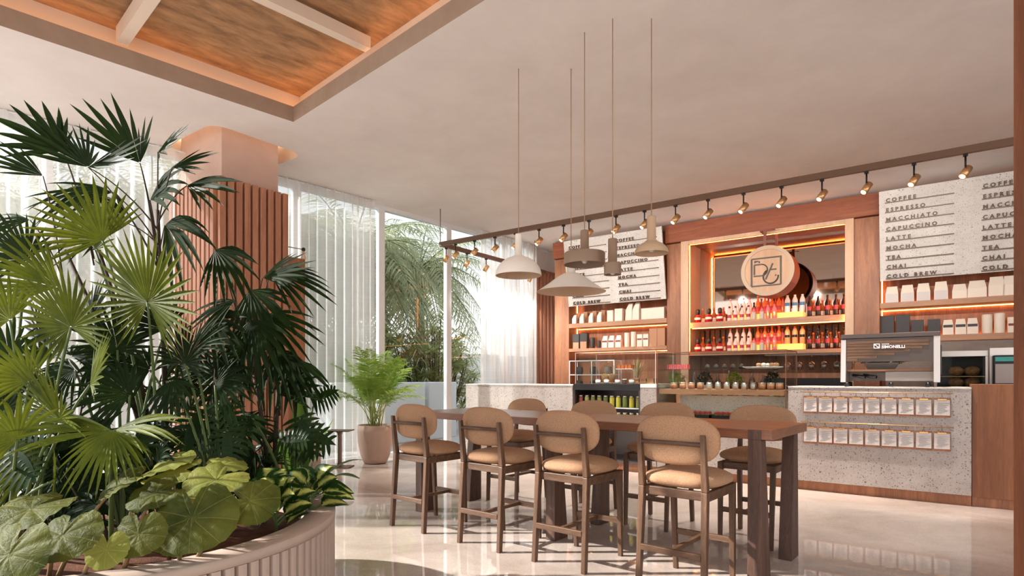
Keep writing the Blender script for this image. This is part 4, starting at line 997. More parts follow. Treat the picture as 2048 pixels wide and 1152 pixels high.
# ------------------------------------------------------------------ stools
def cushion(hw, hd, hz, n=36, pw=2.6, pz=2.3, m=None):
    m = m or MB(); rows = 12; vs = []; fs = []
    for i in range(rows+1):
        ph = -math.pi/2+math.pi*i/rows; cz = math.copysign(abs(math.sin(ph))**(2/pz), math.sin(ph)); cr = max(abs(math.cos(ph))**(2/pz), .001)
        for k in range(n):
            a = 2*math.pi*k/n; cx = math.copysign(abs(math.cos(a))**(2/pw), math.cos(a)); cy = math.copysign(abs(math.sin(a))**(2/pw), math.sin(a))
            vs.append((hw*cr*cx, hd*cr*cy, hz*cz))
    for i in range(rows):
        for k in range(n): fs.append((i*n+k, i*n+(k+1)%n, (i+1)*n+(k+1)%n, (i+1)*n+k))
    m.add(vs, fs, True); return m
def make_stool(label, loc, rz):
    t = thing('counter_stool', label, 'stool', loc, rz, 'upholstered counter stools at the high table')
    # local: +y faces the table; rear legs at y=-.235
    m = cushion(.235,.225,.05,pw=2.9); m.v = [(x*(1+.04*(y/.22)),y,z+.625+.012*(1-(x/.235)**2)*(1 if z > 0 else 0)) for x,y,z in m.v]; m.build('seat', fab, t)
    m = MB()
    m.box(-.185,.185,-.20,-.17,.535,.585); m.box(-.19,.19,.17,.20,.535,.585); m.box(-.205,-.175,-.20,.20,.535,.585); m.box(.175,.205,-.20,.20,.535,.585); m.build('seat_frame', stool_wx, t, bevel=.004)
    for sx in (-1,1):
        m = MB(); x = sx*.185; xb = sx*.192
        def q(x, y, z, a, b): return [(x-a,y-b,z),(x+a,y-b,z),(x+a,y+b,z),(x-a,y+b,z)]
        r0, r1, r2 = q(xb,-.238,0,.015,.017), q(x,-.200,.585,.017,.021), q(x,-.236,.895,.013,.014)
        m.prism(r0, r1); m.prism(r1, r2); m.build('leg', stool_w, t, bevel=.004)
        m = MB(); m.prism(q(sx*.178,.232,0,.014,.014), q(sx*.185,.205,.585,.018,.018)); m.build('leg', stool_w, t, bevel=.004)
    m = MB(); m.box(-.175,.175,-.245,-.222,.222,.258); m.build('stretcher', stool_wx, t, bevel=.003)
    m = MB(); m.box(-.165,.165,.212,.232,.222,.258); m.build('stretcher', stool_wx, t, bevel=.003)
    m = MB(); m.box(-.014,.014,-.221,.211,.228,.252); m.build('stretcher', stool_w, t, bevel=.003)
    m = MB(); m.tube([(-.172,-.232,.842),(.172,-.232,.842)], .0125, 10); m.build('back_rail', stool_wx, t)
    # curved pill backrest
    m = MB(); n = 40; rows = 8; vs = []; fs = []; hw, hh, th = .25, .138, .032
    for i in range(rows+1):
        ph = -math.pi/2+math.pi*i/rows; cy = math.sin(ph); cr = max(abs(math.cos(ph))**.55, .001)
        for k in range(n):
            a = 2*math.pi*k/n; ex = 2.6
            x = hw*cr*math.copysign(abs(math.cos(a))**(2/ex), math.cos(a)); z = hh*cr*math.copysign(abs(math.sin(a))**(2/ex), math.sin(a))
            vs.append((x, th*cy-.185+.55*x*x, z+.855))
    for i in range(rows):
        for k in range(n): fs.append((i*n+k, (i+1)*n+k, (i+1)*n+(k+1)%n, i*n+(k+1)%n))
    m.add(vs, fs, True); m.build('backrest', fab, t)
    return t
nm_ = ['leftmost stool on the near side of the high table, dark wood and tan fabric','second stool from the left on the near side of the high table','third stool from the left on the near side of the high table','stool nearest the viewer at the right end of the table near side']
fm_ = ['leftmost stool on the far side of the table, back facing the pale counter','second stool from the left on the far side, in front of the drinks fridge','third stool from the left on the far side, before the pastry case','rightmost stool on the far side of the table, before the stone counter']
st0 = make_stool(nm_[0], T(-1.058,-.62), RT)
for k, tt in enumerate((-.283,.407,1.159)): dup(st0, T(tt,-.62), RT, nm_[k+1])
for k, tt in enumerate((-1.15,-.358,.369,1.15)): dup(st0, T(tt,.62), RT+math.pi, fm_[k])

# ------------------------------------------------------------------ window side furniture
pc = Vector((-1.93, 8.33, 0))
t = thing('potted_palm', 'feathery green areca palm in a round clay coloured pot before the window', 'potted plant', pc)
m = MB(); m.lathe([(.12,0),(.16,.01),(.205,.12),(.24,.30),(.25,.45),(.245,.54),(.225,.54),(.225,.47)], 40); m.build('pot', pot_m, t)
m = MB(); m.lathe([(.224,.471),(.01,.49)], 24); m.build('soil', soil, t)
def frond(m, base, az, L, rise, droop, n, ll, lw, ms=None, cup=.35, rnd=random, lean=.5, start=.25, sw=.006, hang=.35):
    h = Vector((math.cos(az), math.sin(az), 0)); pts = []
    for i in range(13):
        t_ = i/12; pts.append(Vector(base)+h*L*(lean*t_+ (1-lean)*t_*t_*.9)+Vector((0,0,rise*t_-droop*t_**3)))
    if ms: ms.tube(pts, [sw*(1.15-i/12) for i in range(13)], 5)
    for i in range(n):
        t_ = start+(1-start)*(i+.5)/n; j = min(11, int(t_*12)); p = pts[j].lerp(pts[j+1], t_*12-j); T_ = (pts[j+1]-pts[j]).normalized()
        sd_ = T_.cross(Vector((0,0,1))).normalized(); up_ = sd_.cross(T_)
        l_ = ll*(math.sin(math.pi*min(1,(t_-start)/(1-start)*.75+.2)))*rnd.uniform(.85,1.1)
        for sg in (-1,1):
            d_ = (sd_*sg+T_*rnd.uniform(.5,.85)+up_*cup*rnd.uniform(.5,1.2)).normalized()
            blade(m, p, d_, up_, l_, lw, hang*rnd.uniform(.6,1.4), 4, .3)
m = MB(); ms = MB(); q = random.Random(21)
for k in range(30):
    az = k*2.4+q.uniform(-.3,.3); e_ = q.random()
    frond(m, (q.uniform(-.07,.07), q.uniform(-.07,.07), .48), az, .40+.48*e_, 1.40-.58*e_, .22+.25*e_, 28, .27, .0085, ms, .3, q, .35, .38, .007)
m.build('foliage', leaf_c, t); ms.build('stems', plain('areca_stem',(150,160,84),.5), t)
# side table
t = thing('side_table', 'small bronze side table with an I shaped profile beside the curtain', 'side table', Vector((-2.32,7.95,0)), -.05)
m = MB(); m.box(-.16,.16,-.13,.13,.485,.50); m.build('top', track_m, t, bevel=.004)
m = MB(); m.box(-.16,.16,-.13,.13,0,.012); m.build('base', track_m, t, bevel=.004)
m = MB(); pr = [(-.06,.012),(-.02,.03),(-.011,.07),(-.011,.43),(-.02,.465),(-.06,.485),(.06,.485),(.02,.465),(.011,.43),(.011,.07),(.02,.03),(.06,.012)]
m.prism([(x,-.05,z) for x,z in pr],[(x,.05,z) for x,z in pr]); m.build('leg', track_m, t)
m = MB(); m.lathe([(.24,0),(.27,.02),(.275,.24),(.27,.45),(.24,.48)], 40)
tag(m.build('pouf', pouf_m, None, Vector((-2.62,7.2,0))), 'round dusty pink pouf half hidden by the planter leaves', 'pouf')

# ------------------------------------------------------------------ planter
PC = Vector((-1.9335, 2.90, 0)); PR = 1.02; ZP = .50
t = thing('planter', 'large round ribbed plaster planter filled with tropical plants, front left', 'planter', PC)
m = MB(); m.lathe([(PR-.03,0),(PR-.03,ZP-.05)], 96); 
m = MB(); m.shell([(PR-.025,0),(PR-.025,ZP-.045)], 96); m.build('wall', planter_g, t)
m = MB(); m.shell([(PR-.03,ZP-.045),(PR,ZP-.043),(PR+.002,ZP-.006),(PR-.004,ZP),(PR-.135,ZP),(PR-.14,ZP-.006),(PR-.14,ZP-.14)], 128); m.build('rim', planter_m, t)
m = MB(); nr = 118
for k in range(nr):
    a = 2*math.pi*k/nr; a2 = a+2*math.pi/nr*.82; vs = []
    for z in (0.0, ZP-.046):
        for (r_, aa) in ((PR-.026,a),(PR-.004,a+.004),(PR-.002,(a+a2)/2),(PR-.004,a2-.004),(PR-.026,a2)): vs.append((r_*math.cos(aa), r_*math.sin(aa), z))
    m.add(vs, [(i,i+1,i+6,i+5) for i in range(4)]+[(5,6,7,8,9)])
m.build('ribs', planter_m, t)
m = MB(); m.lathe([(PR-.139,ZP-.12),(.5,ZP-.08),(.01,ZP-.05)], 48); m.build('soil', soil, t)
SZ = ZP-.09

def fan(m, hub, axis, nrm, Rr, spread, n, join=.4, droop=.15, fold=.3, q=random, wmul=1.0, cup=.0):
    axis = Vector(axis).normalized(); nrm = Vector(nrm); nrm = (nrm-axis*nrm.dot(axis)).normalized(); side = axis.cross(nrm)
    spread = R(spread); hs = spread/(n-1)/2
    for i in range(n):
        th = -spread/2+spread*i/(n-1)+q.uniform(-.02,.02); L_ = Rr*(1-.28*abs(th/(spread/2))**2)*q.uniform(.88,1.05)
        d_ = axis*math.cos(th)+side*math.sin(th); pp = side*math.cos(th)-axis*math.sin(th)
        jw = join*L_*math.tan(hs)*1.04*wmul; bend = droop*q.uniform(.6,1.5); tw = q.uniform(-.2,.2)
        vs = []; uv = []; st = (.02,.2,join,.55,.72,.87,1.0)
        for t_ in st:
            wv = t_/join*jw if t_ <= join else jw*(1.0 if t_ < .6 else .78 if t_ < .8 else .42 if t_ < .9 else .0)
            p = Vector(hub)+d_*L_*t_+nrm*cup*Rr*t_*t_+Vector((0,0,-bend*L_*max(0,t_-.15)**2))
            pq = (pp+nrm*tw*max(0,t_-join)).normalized()
            vs += [p-pq*wv+nrm*wv*fold, p-nrm*wv*fold*.4, p+pq*wv+nrm*wv*fold]; uv += [(0,t_),(.5,t_),(1,t_)]
        fs = []
        for k in range(len(st)-1): fs += [(3*k,3*k+3,3*k+4,3*k+1),(3*k+1,3*k+4,3*k+5,3*k+2)]
        m.add(vs, fs, False, uv)
def img(ang, tilt, yaw=0):
    """direction in the view-facing plane: ang degrees from up (clockwise), leaning toward the viewer by tilt"""
    a = R(ang); return Vector((math.sin(a)*math.cos(R(tilt)), -math.sin(R(tilt)), math.cos(a)*math.cos(R(tilt))))
def petiole(ms, base, hub, axis, r=.006):
    base, hub = Vector(base), Vector(hub); mid = base.lerp(hub,.55)+Vector((0,0,.12*(hub-base).length)); mid.x = base.x*.55+hub.x*.45; mid.y = base.y*.55+hub.y*.45
    pts = []
    for i in range(9):
        t_ = i/8; pts.append(base*(1-t_)**2+mid*2*t_*(1-t_)+hub*t_*t_)
    ms.tube(pts, [r*(1.5-.7*i/8) for i in range(9)], 6)
def fanplant(label, base, leaves, mat, smat, seed, name='fan_palm', stemr=.006, trunk=None):
    q = random.Random(seed); b = Vector((base[0],base[1],SZ)); t = thing(name, label, 'plant', b)
    m = MB(); ms = MB()
    if trunk:
        for x, y, z in trunk: ms.tube([(0,0,0),((x-b.x)*.4,(y-b.y)*.4,(z-SZ)*.5),(x-b.x,y-b.y,z-SZ)], [.016,.014,.010], 8)
    for (u, v, Y, rpx, ang, tilt, spread, n, droop, dn) in leaves:
        h = P(u,v,Y)-b; Rr = rpx/F*Y; ax = img(ang, tilt); 
        nv = Vector((q.uniform(-.6,.0), -1, q.uniform(.2,.8))) if dn is None else Vector(dn)
        fan(m, h, ax, nv, Rr, spread, n, q.uniform(.36,.46), droop, .32, q, cup=.06)
        sb = (0,0,0)
        if trunk:
            tr = min(trunk, key=lambda s_: (Vector(s_)-P(u,v,Y)).length); sb = Vector(tr)-b-Vector((0,0,q.uniform(.05,.35)))
        petiole(ms, sb, h, ax, stemr)
    m.build('foliage', mat, t, smooth=False); ms.build('stems', smat, t)
    return t
# tall lady palm at the back
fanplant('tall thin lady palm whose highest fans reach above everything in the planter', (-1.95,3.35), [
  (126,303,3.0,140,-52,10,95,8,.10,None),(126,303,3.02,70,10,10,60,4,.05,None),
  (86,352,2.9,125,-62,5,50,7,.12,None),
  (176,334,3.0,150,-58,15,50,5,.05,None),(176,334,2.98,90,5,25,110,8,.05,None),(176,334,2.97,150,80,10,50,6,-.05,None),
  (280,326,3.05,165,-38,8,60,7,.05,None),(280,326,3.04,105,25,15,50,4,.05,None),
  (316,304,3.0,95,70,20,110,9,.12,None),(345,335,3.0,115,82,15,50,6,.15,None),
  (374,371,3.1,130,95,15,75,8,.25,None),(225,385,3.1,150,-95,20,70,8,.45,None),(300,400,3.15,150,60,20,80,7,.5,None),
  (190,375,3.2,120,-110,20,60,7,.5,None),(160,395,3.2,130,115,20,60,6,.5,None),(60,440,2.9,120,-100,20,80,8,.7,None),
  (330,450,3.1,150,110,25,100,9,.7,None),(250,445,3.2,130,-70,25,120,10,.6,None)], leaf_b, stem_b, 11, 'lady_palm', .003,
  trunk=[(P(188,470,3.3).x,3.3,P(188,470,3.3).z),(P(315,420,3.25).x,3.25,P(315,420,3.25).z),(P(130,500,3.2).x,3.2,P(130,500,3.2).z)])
# big bright fans
fanplant('large fan palm with a wide round fan facing forward at the planter centre', (-1.75,2.95), [
  (295,605,2.55,172,2,12,290,34,.06,None),(205,480,2.75,150,-38,10,170,20,.12,None),(190,500,2.85,130,20,12,130,14,.10,None)], leaf_a, stem_g, 12)
fanplant('sunlit yellow green fan palm at the left frame edge with a broad fan', (-2.15,2.65), [
  (142,655,2.4,160,-12,15,260,30,.12,None),(20,640,2.45,120,-40,15,170,18,.2,None),(115,575,2.6,160,-60,12,100,14,.12,None)], leaf_a, stem_g, 13)
fanplant('lower left fan palm with upright folded blades catching the sun', (-2.05,2.40), [
  (118,838,2.1,165,-8,20,190,22,.12,None),(60,760,2.2,120,-50,20,160,16,.2,None),(35,880,2.05,140,-30,25,200,18,.35,None),(180,770,2.3,140,40,20,120,14,.2,None)], leaf_a, stem_g, 14)
fanplant('fan palm with one drooping fan arching over the big round leaves', (-1.70,2.50), [
  (225,862,2.1,205,-82,12,50,7,.30,(0,-.6,.8)),(222,862,2.08,120,178,30,150,16,.30,(0,-.9,.5)),(230,860,2.1,190,78,12,60,9,.38,(0,-.6,.8)),(228,862,2.12,120,130,20,60,8,.3,(0,-.9,.4))], leaf_a, stem_g, 15)
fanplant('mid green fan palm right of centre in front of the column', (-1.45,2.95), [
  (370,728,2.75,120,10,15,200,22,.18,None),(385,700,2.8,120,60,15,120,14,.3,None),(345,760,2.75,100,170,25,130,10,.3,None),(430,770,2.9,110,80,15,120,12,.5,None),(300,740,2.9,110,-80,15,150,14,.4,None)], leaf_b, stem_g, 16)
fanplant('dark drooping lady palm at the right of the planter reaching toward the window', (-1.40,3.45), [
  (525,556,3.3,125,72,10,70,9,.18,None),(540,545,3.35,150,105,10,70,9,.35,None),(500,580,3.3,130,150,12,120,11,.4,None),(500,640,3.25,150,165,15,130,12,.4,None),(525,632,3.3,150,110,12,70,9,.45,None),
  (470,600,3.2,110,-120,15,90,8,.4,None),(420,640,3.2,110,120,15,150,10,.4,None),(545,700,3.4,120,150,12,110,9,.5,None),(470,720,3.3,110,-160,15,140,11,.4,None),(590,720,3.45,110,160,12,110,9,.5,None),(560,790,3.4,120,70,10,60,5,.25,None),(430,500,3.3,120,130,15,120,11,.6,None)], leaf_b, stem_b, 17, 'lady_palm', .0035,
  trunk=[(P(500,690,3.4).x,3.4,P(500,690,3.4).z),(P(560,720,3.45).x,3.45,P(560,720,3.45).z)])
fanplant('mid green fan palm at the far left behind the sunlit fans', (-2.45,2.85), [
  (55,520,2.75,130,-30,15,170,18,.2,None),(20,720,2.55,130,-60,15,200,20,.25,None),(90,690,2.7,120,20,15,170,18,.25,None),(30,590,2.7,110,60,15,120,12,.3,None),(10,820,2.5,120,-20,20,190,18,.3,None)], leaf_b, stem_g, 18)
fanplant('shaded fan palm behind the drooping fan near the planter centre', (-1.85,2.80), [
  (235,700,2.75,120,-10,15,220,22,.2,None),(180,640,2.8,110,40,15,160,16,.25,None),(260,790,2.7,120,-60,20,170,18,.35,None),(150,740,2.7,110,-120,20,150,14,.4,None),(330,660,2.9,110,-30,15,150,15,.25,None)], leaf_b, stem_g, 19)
fanplant('low fan palm at the left rim under the upright blades', (-2.25,2.45), [
  (70,930,2.25,110,-60,25,170,16,.5,None),(110,960,2.2,100,30,30,150,14,.5,None),(15,960,2.2,100,-100,20,140,12,.5,None)], leaf_a, stem_g, 20)
# dense dark undergrowth
def undergrowth(label, base, seed, hgt, n, mat, rad=.3, ll=.26, lw=.014, name='broadleaf_shrub', wl=False):
    q = random.Random(seed); t = thing(name, label, 'plant', (base[0],base[1],SZ)); m = MB(); ms = MB()
    for k in range(n):
        a = q.uniform(0,6.283); r_ = rad*math.sqrt(q.random()); z = hgt*q.uniform(.15,1); c = Vector((r_*math.cos(a), r_*math.sin(a), z))
        if k % 3 == 0: ms.tube([(c.x*.3,c.y*.3,0),(c.x*.6,c.y*.6,z*.5),c], .005, 5)
        fan(m, c, (q.uniform(-1,1),q.uniform(-1,.4),q.uniform(-.4,.6)), (q.uniform(-.6,.6),-1,q.uniform(.2,1)), ll*q.uniform(.7,1.2), q.uniform(110,220), q.randint(8,13), .35, .45, .3, q)
    m.build('foliage', mat, t); ms.build('stems', stem_b, t)
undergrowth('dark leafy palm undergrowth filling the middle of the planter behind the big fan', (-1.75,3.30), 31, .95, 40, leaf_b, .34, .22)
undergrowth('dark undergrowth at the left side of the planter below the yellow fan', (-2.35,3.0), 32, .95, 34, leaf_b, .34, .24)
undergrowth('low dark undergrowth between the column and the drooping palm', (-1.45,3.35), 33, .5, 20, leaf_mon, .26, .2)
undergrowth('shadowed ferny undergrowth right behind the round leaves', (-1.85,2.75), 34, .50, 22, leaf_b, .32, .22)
# banana like plant beyond the planter, near the column
def bigblades(label, base, z0, specs, mat, name, seed, wd):
    q = random.Random(seed); t = thing(name, label, 'plant', (base[0],base[1],z0)); m = MB(); ms = MB()
    for az, el, L_, dr in specs:
        d_ = Vector((math.cos(R(az))*math.cos(R(el)), math.sin(R(az))*math.cos(R(el)), math.sin(R(el)))); r_ = L_*.35
        ms.tube([(0,0,0), d_*r_], [.012,.007], 6)
        blade(m, d_*r_, d_, Vector((-math.cos(R(az)),-math.sin(R(az)),.8)), L_, wd, dr, 10, .2, lambda x: max(.02, math.sin(math.pi*min(.98,x**.75))**.7))
    m.build('foliage', mat, t); ms.build('stems', stem_g, t); return t
bigblades('fresh green broad bladed plant rising by the right side of the column', (-1.28,3.52), SZ, [(100,80,.62,.15),(20,72,.50,.2),(-60,74,.48,.3),(150,72,.5,.3),(5,52,.46,.42),(-15,46,.44,.5),(200,65,.5,.4)], leaf_ban, 'banana_plant', 3, .055)
# round leaved plants
def kidney(m, ms, hub, nrm, updir, r, q, root):
    nrm = Vector(nrm).normalized(); u_ = Vector(updir); u_ = (u_-nrm*u_.dot(nrm)).normalized(); s_ = u_.cross(nrm)
    nT, nR = 54, 7; vs = [Vector(hub)]; uv = [(0,0)]; ph = q.uniform(0,6)
    for j in range(1,nR+1):
        for k in range(nT):
            a = 2*math.pi*k/nT; f = j/nR
            notch = 1-.62*math.exp(-((a-math.pi)/.20)**2)
            rad = r*(1+.05*abs(math.sin(4.5*a))+.015*math.sin(21*a+ph))*notch*(1+.12*abs(math.sin(a)))
            z = r*(.11*f*f*math.sin(2*a+ph)+.07*f*abs(math.sin(4.5*a))+.025*f*f*math.sin(19*a+ph)-.20*f*f+.10*f)
            p = Vector(hub)+u_*rad*f*math.cos(a)+s_*rad*f*math.sin(a)+nrm*z
            vs.append(p); uv.append((k/nT if k else 0, f))
    fs = []
    for k in range(nT): fs.append((0,1+k,1+(k+1)%nT))
    for j in range(nR-1):
        for k in range(nT):
            a = 1+j*nT+k; b = 1+j*nT+(k+1)%nT; fs.append((a,a+nT,b+nT,b))
    m.add(vs, fs, True, uv)
    petiole(ms, root, Vector(hub)-nrm*.004, nrm, .006)
def roundplant(label, base, leaves, mat, seed):
    q = random.Random(seed); b = Vector((base[0],base[1],SZ)); t = thing('round_leaved_plant', label, 'plant', b, 0, 'round leaved plants along the planter rim'); m = MB(); ms = MB()
    for (u, v, Y, rpx, nx, ny, nz, ang) in leaves:
        h = P(u,v,Y)-b; kidney(m, ms, h, (nx,ny,nz), img(ang,0), .88*rpx/F*Y, q, (q.uniform(-.03,.03),q.uniform(-.03,.03),0))
    m.build('foliage', mat, t); ms.build('stems', plain('petiole_red%d'%seed,(120,96,60),.6), t)
def bpos(u, v):     # where a stem could leave the soil
    Y = (EYE-SZ)*F/(v-HZ); return ((u-1024)/F*Y, Y)
roundplant('plant with the largest round veined leaf, right at the planter rim', (-1.32,2.35), [(384,1037,2.02,86,.05,-.75,.65,170),(500,1002,2.15,60,.2,-.55,.8,120)], leaf_round, 41)
roundplant('plant with a medium round leaf left of the largest one', (-1.50,2.28), [(277,1068,1.90,52,.05,-.85,.5,175),(310,988,2.12,58,-.1,-.45,.9,200)], leaf_round, 42)
roundplant('plant with a wide dark round leaf at the bottom left', (-1.75,2.25), [(125,1072,1.72,72,-.05,-.6,.8,175),(240,966,2.2,55,-.4,-.4,.8,210)], leaf_round, 43)
roundplant('plant with a large flat leaf near the left frame edge', (-2.0,2.35), [(62,1018,1.90,80,-.1,-.35,.95,185)], leaf_round, 44)
roundplant('plant with a glossy leaf cut by the lower left frame corner', (-1.98,2.15), [(18,1110,1.60,82,-.1,-.8,.6,180)], leaf_round, 45)
roundplant('pale yellow green round leaved plant in the middle of the rim plants', (-1.45,2.55), [(432,960,2.3,62,.05,-.45,.9,190),(345,945,2.45,58,-.2,-.25,.95,230),(395,1000,2.2,60,.0,-.35,.9,160),(330,930,2.5,60,-.3,-.25,.9,100),(445,930,2.55,50,.1,-.12,1,100)], leaf_rlight, 46)
roundplant('pale crinkled leaf hanging over the rim below the dark round leaf', (-1.60,2.2), [(212,1100,1.78,42,.1,-.9,.4,175)], leaf_rlight, 47)
# dieffenbachia and monstera
def diefplant(label, base, n, L_, seed, mat, hgt=.15, name='dieffenbachia', wd=.055):
    q = random.Random(seed); t = thing(name, label, 'plant', (base[0],base[1],SZ)); m = MB(); ms = MB()
    for k in range(n):
        az = k*2.4+q.uniform(-.3,.3); el = q.uniform(15,75); z = hgt*q.uniform(.4,1.3)
        d_ = Vector((math.cos(az)*math.cos(R(el)), math.sin(az)*math.cos(R(el)), math.sin(R(el)))); p0 = Vector((0,0,z))
        ms.tube([(0,0,0), p0, p0+d_*L_*.3], [.010,.008,.005], 6)
        blade(m, p0+d_*L_*.3, d_, Vector((-math.cos(az)*.4,-math.sin(az)*.4-.8,.75)), L_*q.uniform(.8,1.1), wd*q.uniform(.85,1.1), .45, 10, .25, lambda x: max(.0, math.sin(math.pi*min(1,x**.72)))**.8)
    m.build('foliage', mat, t); ms.build('stems', stem_g, t)
diefplant('variegated dieffenbachia with cream centred leaves at the right rim of the planter', (-1.16,2.90), 24, .20, 51, leaf_dief, .15, 'dieffenbachia', .062)
diefplant('second dieffenbachia, darker, tucked at the right rear rim', (-1.07,3.14), 18, .19, 52, leaf_dief, .16, 'dieffenbachia', .055)
def monstera(label, base, leaves, seed):
    q = random.Random(seed); b = Vector((base[0],base[1],SZ)); t = thing('monstera', label, 'plant', b); m = MB(); ms = MB()
    for (u, v, Y, rpx, ang, tilt) in leaves:
        h = P(u,v,Y)-b; ax = img(ang, tilt); L_ = rpx/F*Y; nv = Vector((q.uniform(-.3,.3),-1,q.uniform(.3,.8))); nv = (nv-ax*nv.dot(ax)).normalized(); sd_ = ax.cross(nv)
        blade(m, h, ax, nv, L_, L_*.13, .15, 8, .1)
        for j in range(8):
            f = .02+j*.11
            for sg in (-1,1):
                ll = L_*.52*math.sin(math.pi*min(1,.30+f*.65)); d_ = (sd_*sg*(1-.25*f)+ax*(f*.9-.25)).normalized()
                blade(m, h+ax*L_*f-Vector((0,0,.15*L_*f*f)), d_, nv, ll, L_*.052, .3, 5, .1, lambda x: .85 if x < .75 else (.6 if x < .9 else .0))
        petiole(ms, (0,0,0), h, ax, .007)
    m.build('foliage', leaf_mon, t); ms.build('stems', stem_g, t)
monstera('dark split leaved monstera at the right of the planter by the pouf', (-1.22,3.30), [(600,835,3.3,85,155,15),(630,800,3.45,60,60,10),(500,830,3.0,90,200,20),(560,880,3.1,70,80,15),(590,860,3.3,90,100,10)], 61)
monstera('dark monstera with split leaves in the shade behind the round leaves', (-1.55,3.05), [(400,820,2.9,95,190,20),(455,860,2.9,80,170,20),(330,850,2.8,90,220,20),(440,800,3.0,80,140,15)], 62)
monstera('monstera leaf leaning out at the far left of the planter', (-2.3,2.6), [(40,838,2.3,110,80,15),(20,900,2.2,100,120,20)], 63)

# ------------------------------------------------------------------ outside
def outpalm(label, s, d, h, R_, seed, mat, nf=30, lean=0):
    q = random.Random(seed); t = thing('palm_tree', label, 'tree', W(s,d,-.03), q.uniform(0,6), 'palm trees outside the window')
    m = MB(); m.tube([(0,0,0),(.05,0,h*.4),(.12,.05,h*.8),(.15,.05,h)], [.17,.14,.12,.10], 12); m.build('trunk', trunk_m, t)
    m = MB(); ms = MB()
    for k in range(nf):
        az = k*2.39996; e_ = k/nf; frond(m, (.15,.05,h), az+q.uniform(-.2,.2), R_*q.uniform(.8,1.05), R_*(.75-1.05*e_), R_*(.35+.75*e_), 30, R_*.26, .016, ms, .1, q, .75, .12, .02, .5)
    m.build('fronds', mat, t); ms.build('frond_stems', stem_g, t)
    return t
o1 = outpalm('tall shaggy palm outside seen through the clear glass', -10.9, 8.9, 4.1, 2.5, 71, leaf_out2, 52)
for i, (s, d, rz, sc, lb) in enumerate(((-12.2,7.0,2,1.0,'palm right behind the clear glass, left of the shaggy one'),(-13.2,10.6,.7,1.05,'palm behind the right mullion of the clear glass'),(-14.5,9.0,2,1.15,'palm further back, between the nearer palms outside'),(-13,13.2,4,1.1,'palm outside behind the right hand curtain'),(-13.2,5.4,1,1.12,'palm outside seen faintly through the long curtain beside the column'),(-15.8,4.2,3,1.05,'palm outside seen faintly through the curtain at far left'),(-18.5,5.6,5,1.2,'far palm outside near the left frame edge behind the curtain'),(-18,8.6,2.5,1.35,'most distant palm outside, deep behind the long curtain'))):
    c = dup(o1, W(s,d,-.03), rz, lb); c.scale = (sc,sc,sc)
def outbush(label, s, d, hgt, rad, seed, mat, n=60):
    q = random.Random(seed); t = thing('garden_shrub', label, 'shrub', W(s,d,-.03), 0, 'shrubs outside the window'); m = MB(); ms = MB()
    for k in range(n):
        a = q.uniform(0,6.283); r_ = rad*math.sqrt(q.random()); z = hgt*(.15+.85*q.random()**.7)*(1-.3*(r_/rad)**2); c = Vector((r_*math.cos(a),r_*math.sin(a),z))
        if k % 2 == 0: ms.tube([(c.x*.4,c.y*.4,0),c], .015, 5)
        for j in range(16):
            a2 = j*2.4; el = q.uniform(-.2,1.2); blade(m, c, (math.cos(a2),math.sin(a2),el), (-math.cos(a2),-math.sin(a2),1), q.uniform(.3,.5), .022, .4, 4, .25)
    m.build('foliage', mat, t); ms.build('stems', stem_b, t); return t
b1_ = outbush('spiky leaved shrub outside behind the white garden planters', -9.9, 8.0, 2.7, 1.0, 81, leaf_out, 110)
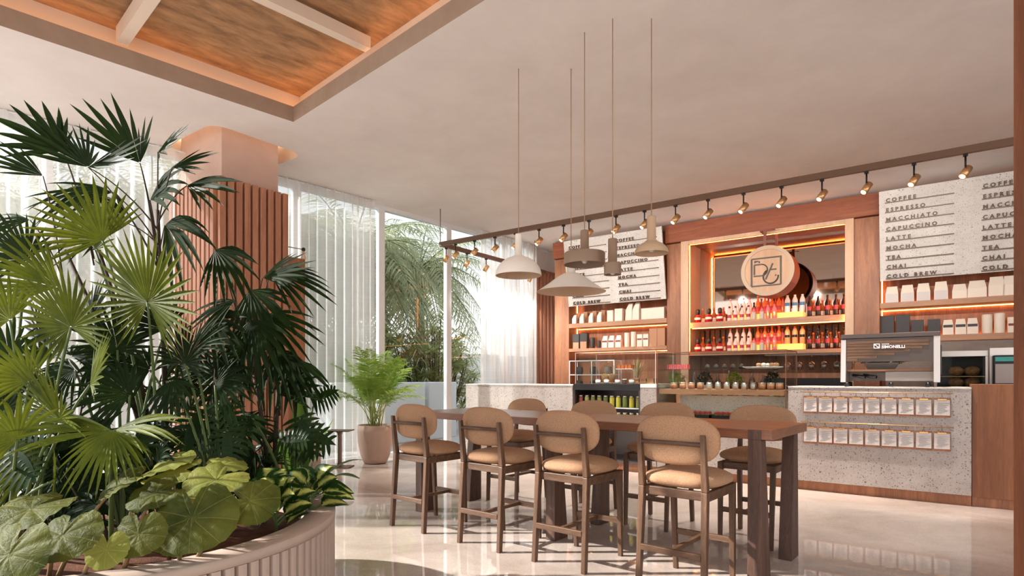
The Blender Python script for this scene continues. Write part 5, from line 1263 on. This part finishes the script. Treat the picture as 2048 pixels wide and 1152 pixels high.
for i, (s, d, rz, sc, lb) in enumerate(((-9.3,9.9,2,.9,'spiky shrub outside at the right of the clear glass'),(-10.3,6.2,4,1.0,'spiky shrub outside behind the potted areca palm'),(-10.5,4.0,5,.8,'low shrub outside behind the long sheer curtain'),(-11,11.5,1,1.1,'tall shrub outside behind the right hand curtain'),(-12,8.0,3,1.3,'largest shrub outside, deep behind the glass'),(-10.8,3.3,3,.7,'shrub outside behind the planter palms'))):
    c = dup(b1_, W(s,d,-.03), rz, lb); c.scale = (sc,sc,sc)
for lb, d0, d1 in (('long white garden planter wall outside the clear glass', 6.2, 8.42),('short white garden planter outside, right of the long one', 8.52, 9.35)):
    m = MB(); m.box(0,.5,0,d1-d0,0,1.15); tag(m.build('garden_planter', white_f, None, W(-8.7,d0,-.03), RB, bevel=.02), lb, 'planter', 'white garden planters outside')
m = MB(); m.box(-17,-16.7,-14,26,0,2.3); tag(m.build('garden_wall', paving, None, (0,0,-.03), RB), 'long pale boundary wall far outside behind the shrubs', 'wall')

# ------------------------------------------------------------------ light
sun = bpy.data.lights.new('sun', 'SUN'); so = bpy.data.objects.new('sun', sun); C.objects.link(so)
sun.energy = 9.5; sun.angle = R(1.0); sun.color = (1,.96,.90)
tr_ = W(1,.70,0); tr_.z = -.73
so.rotation_euler = tr_.to_track_quat('-Z','Y').to_euler()
w = bpy.data.worlds.new('world'); bpy.context.scene.world = w; w.use_nodes = True
N = w.node_tree.nodes; L = w.node_tree.links; bg = N['Background']
tc = N.new('ShaderNodeTexCoord'); sx = N.new('ShaderNodeSeparateXYZ'); L.new(tc.outputs['Generated'], sx.inputs[0])
rp = N.new('ShaderNodeValToRGB'); rp.color_ramp.elements[0].position = .0; rp.color_ramp.elements[0].color = lin((236,231,226)); rp.color_ramp.elements[1].position = .6; rp.color_ramp.elements[1].color = lin((190,204,222))
L.new(sx.outputs[2], rp.inputs[0]); L.new(rp.outputs[0], bg.inputs[0]); bg.inputs[1].default_value = 2.4
sc = bpy.context.scene
sc.view_settings.view_transform = 'Standard'; sc.view_settings.look = 'None'; sc.view_settings.exposure = .08; sc.view_settings.gamma = 1
sc.view_settings.use_curve_mapping = False
cy = sc.cycles
cy.max_bounces = 9; cy.diffuse_bounces = 4; cy.glossy_bounces = 4; cy.transmission_bounces = 6; cy.transparent_max_bounces = 24
cy.caustics_reflective = False; cy.caustics_refractive = False; cy.sample_clamp_indirect = 6
cy.use_denoising = True
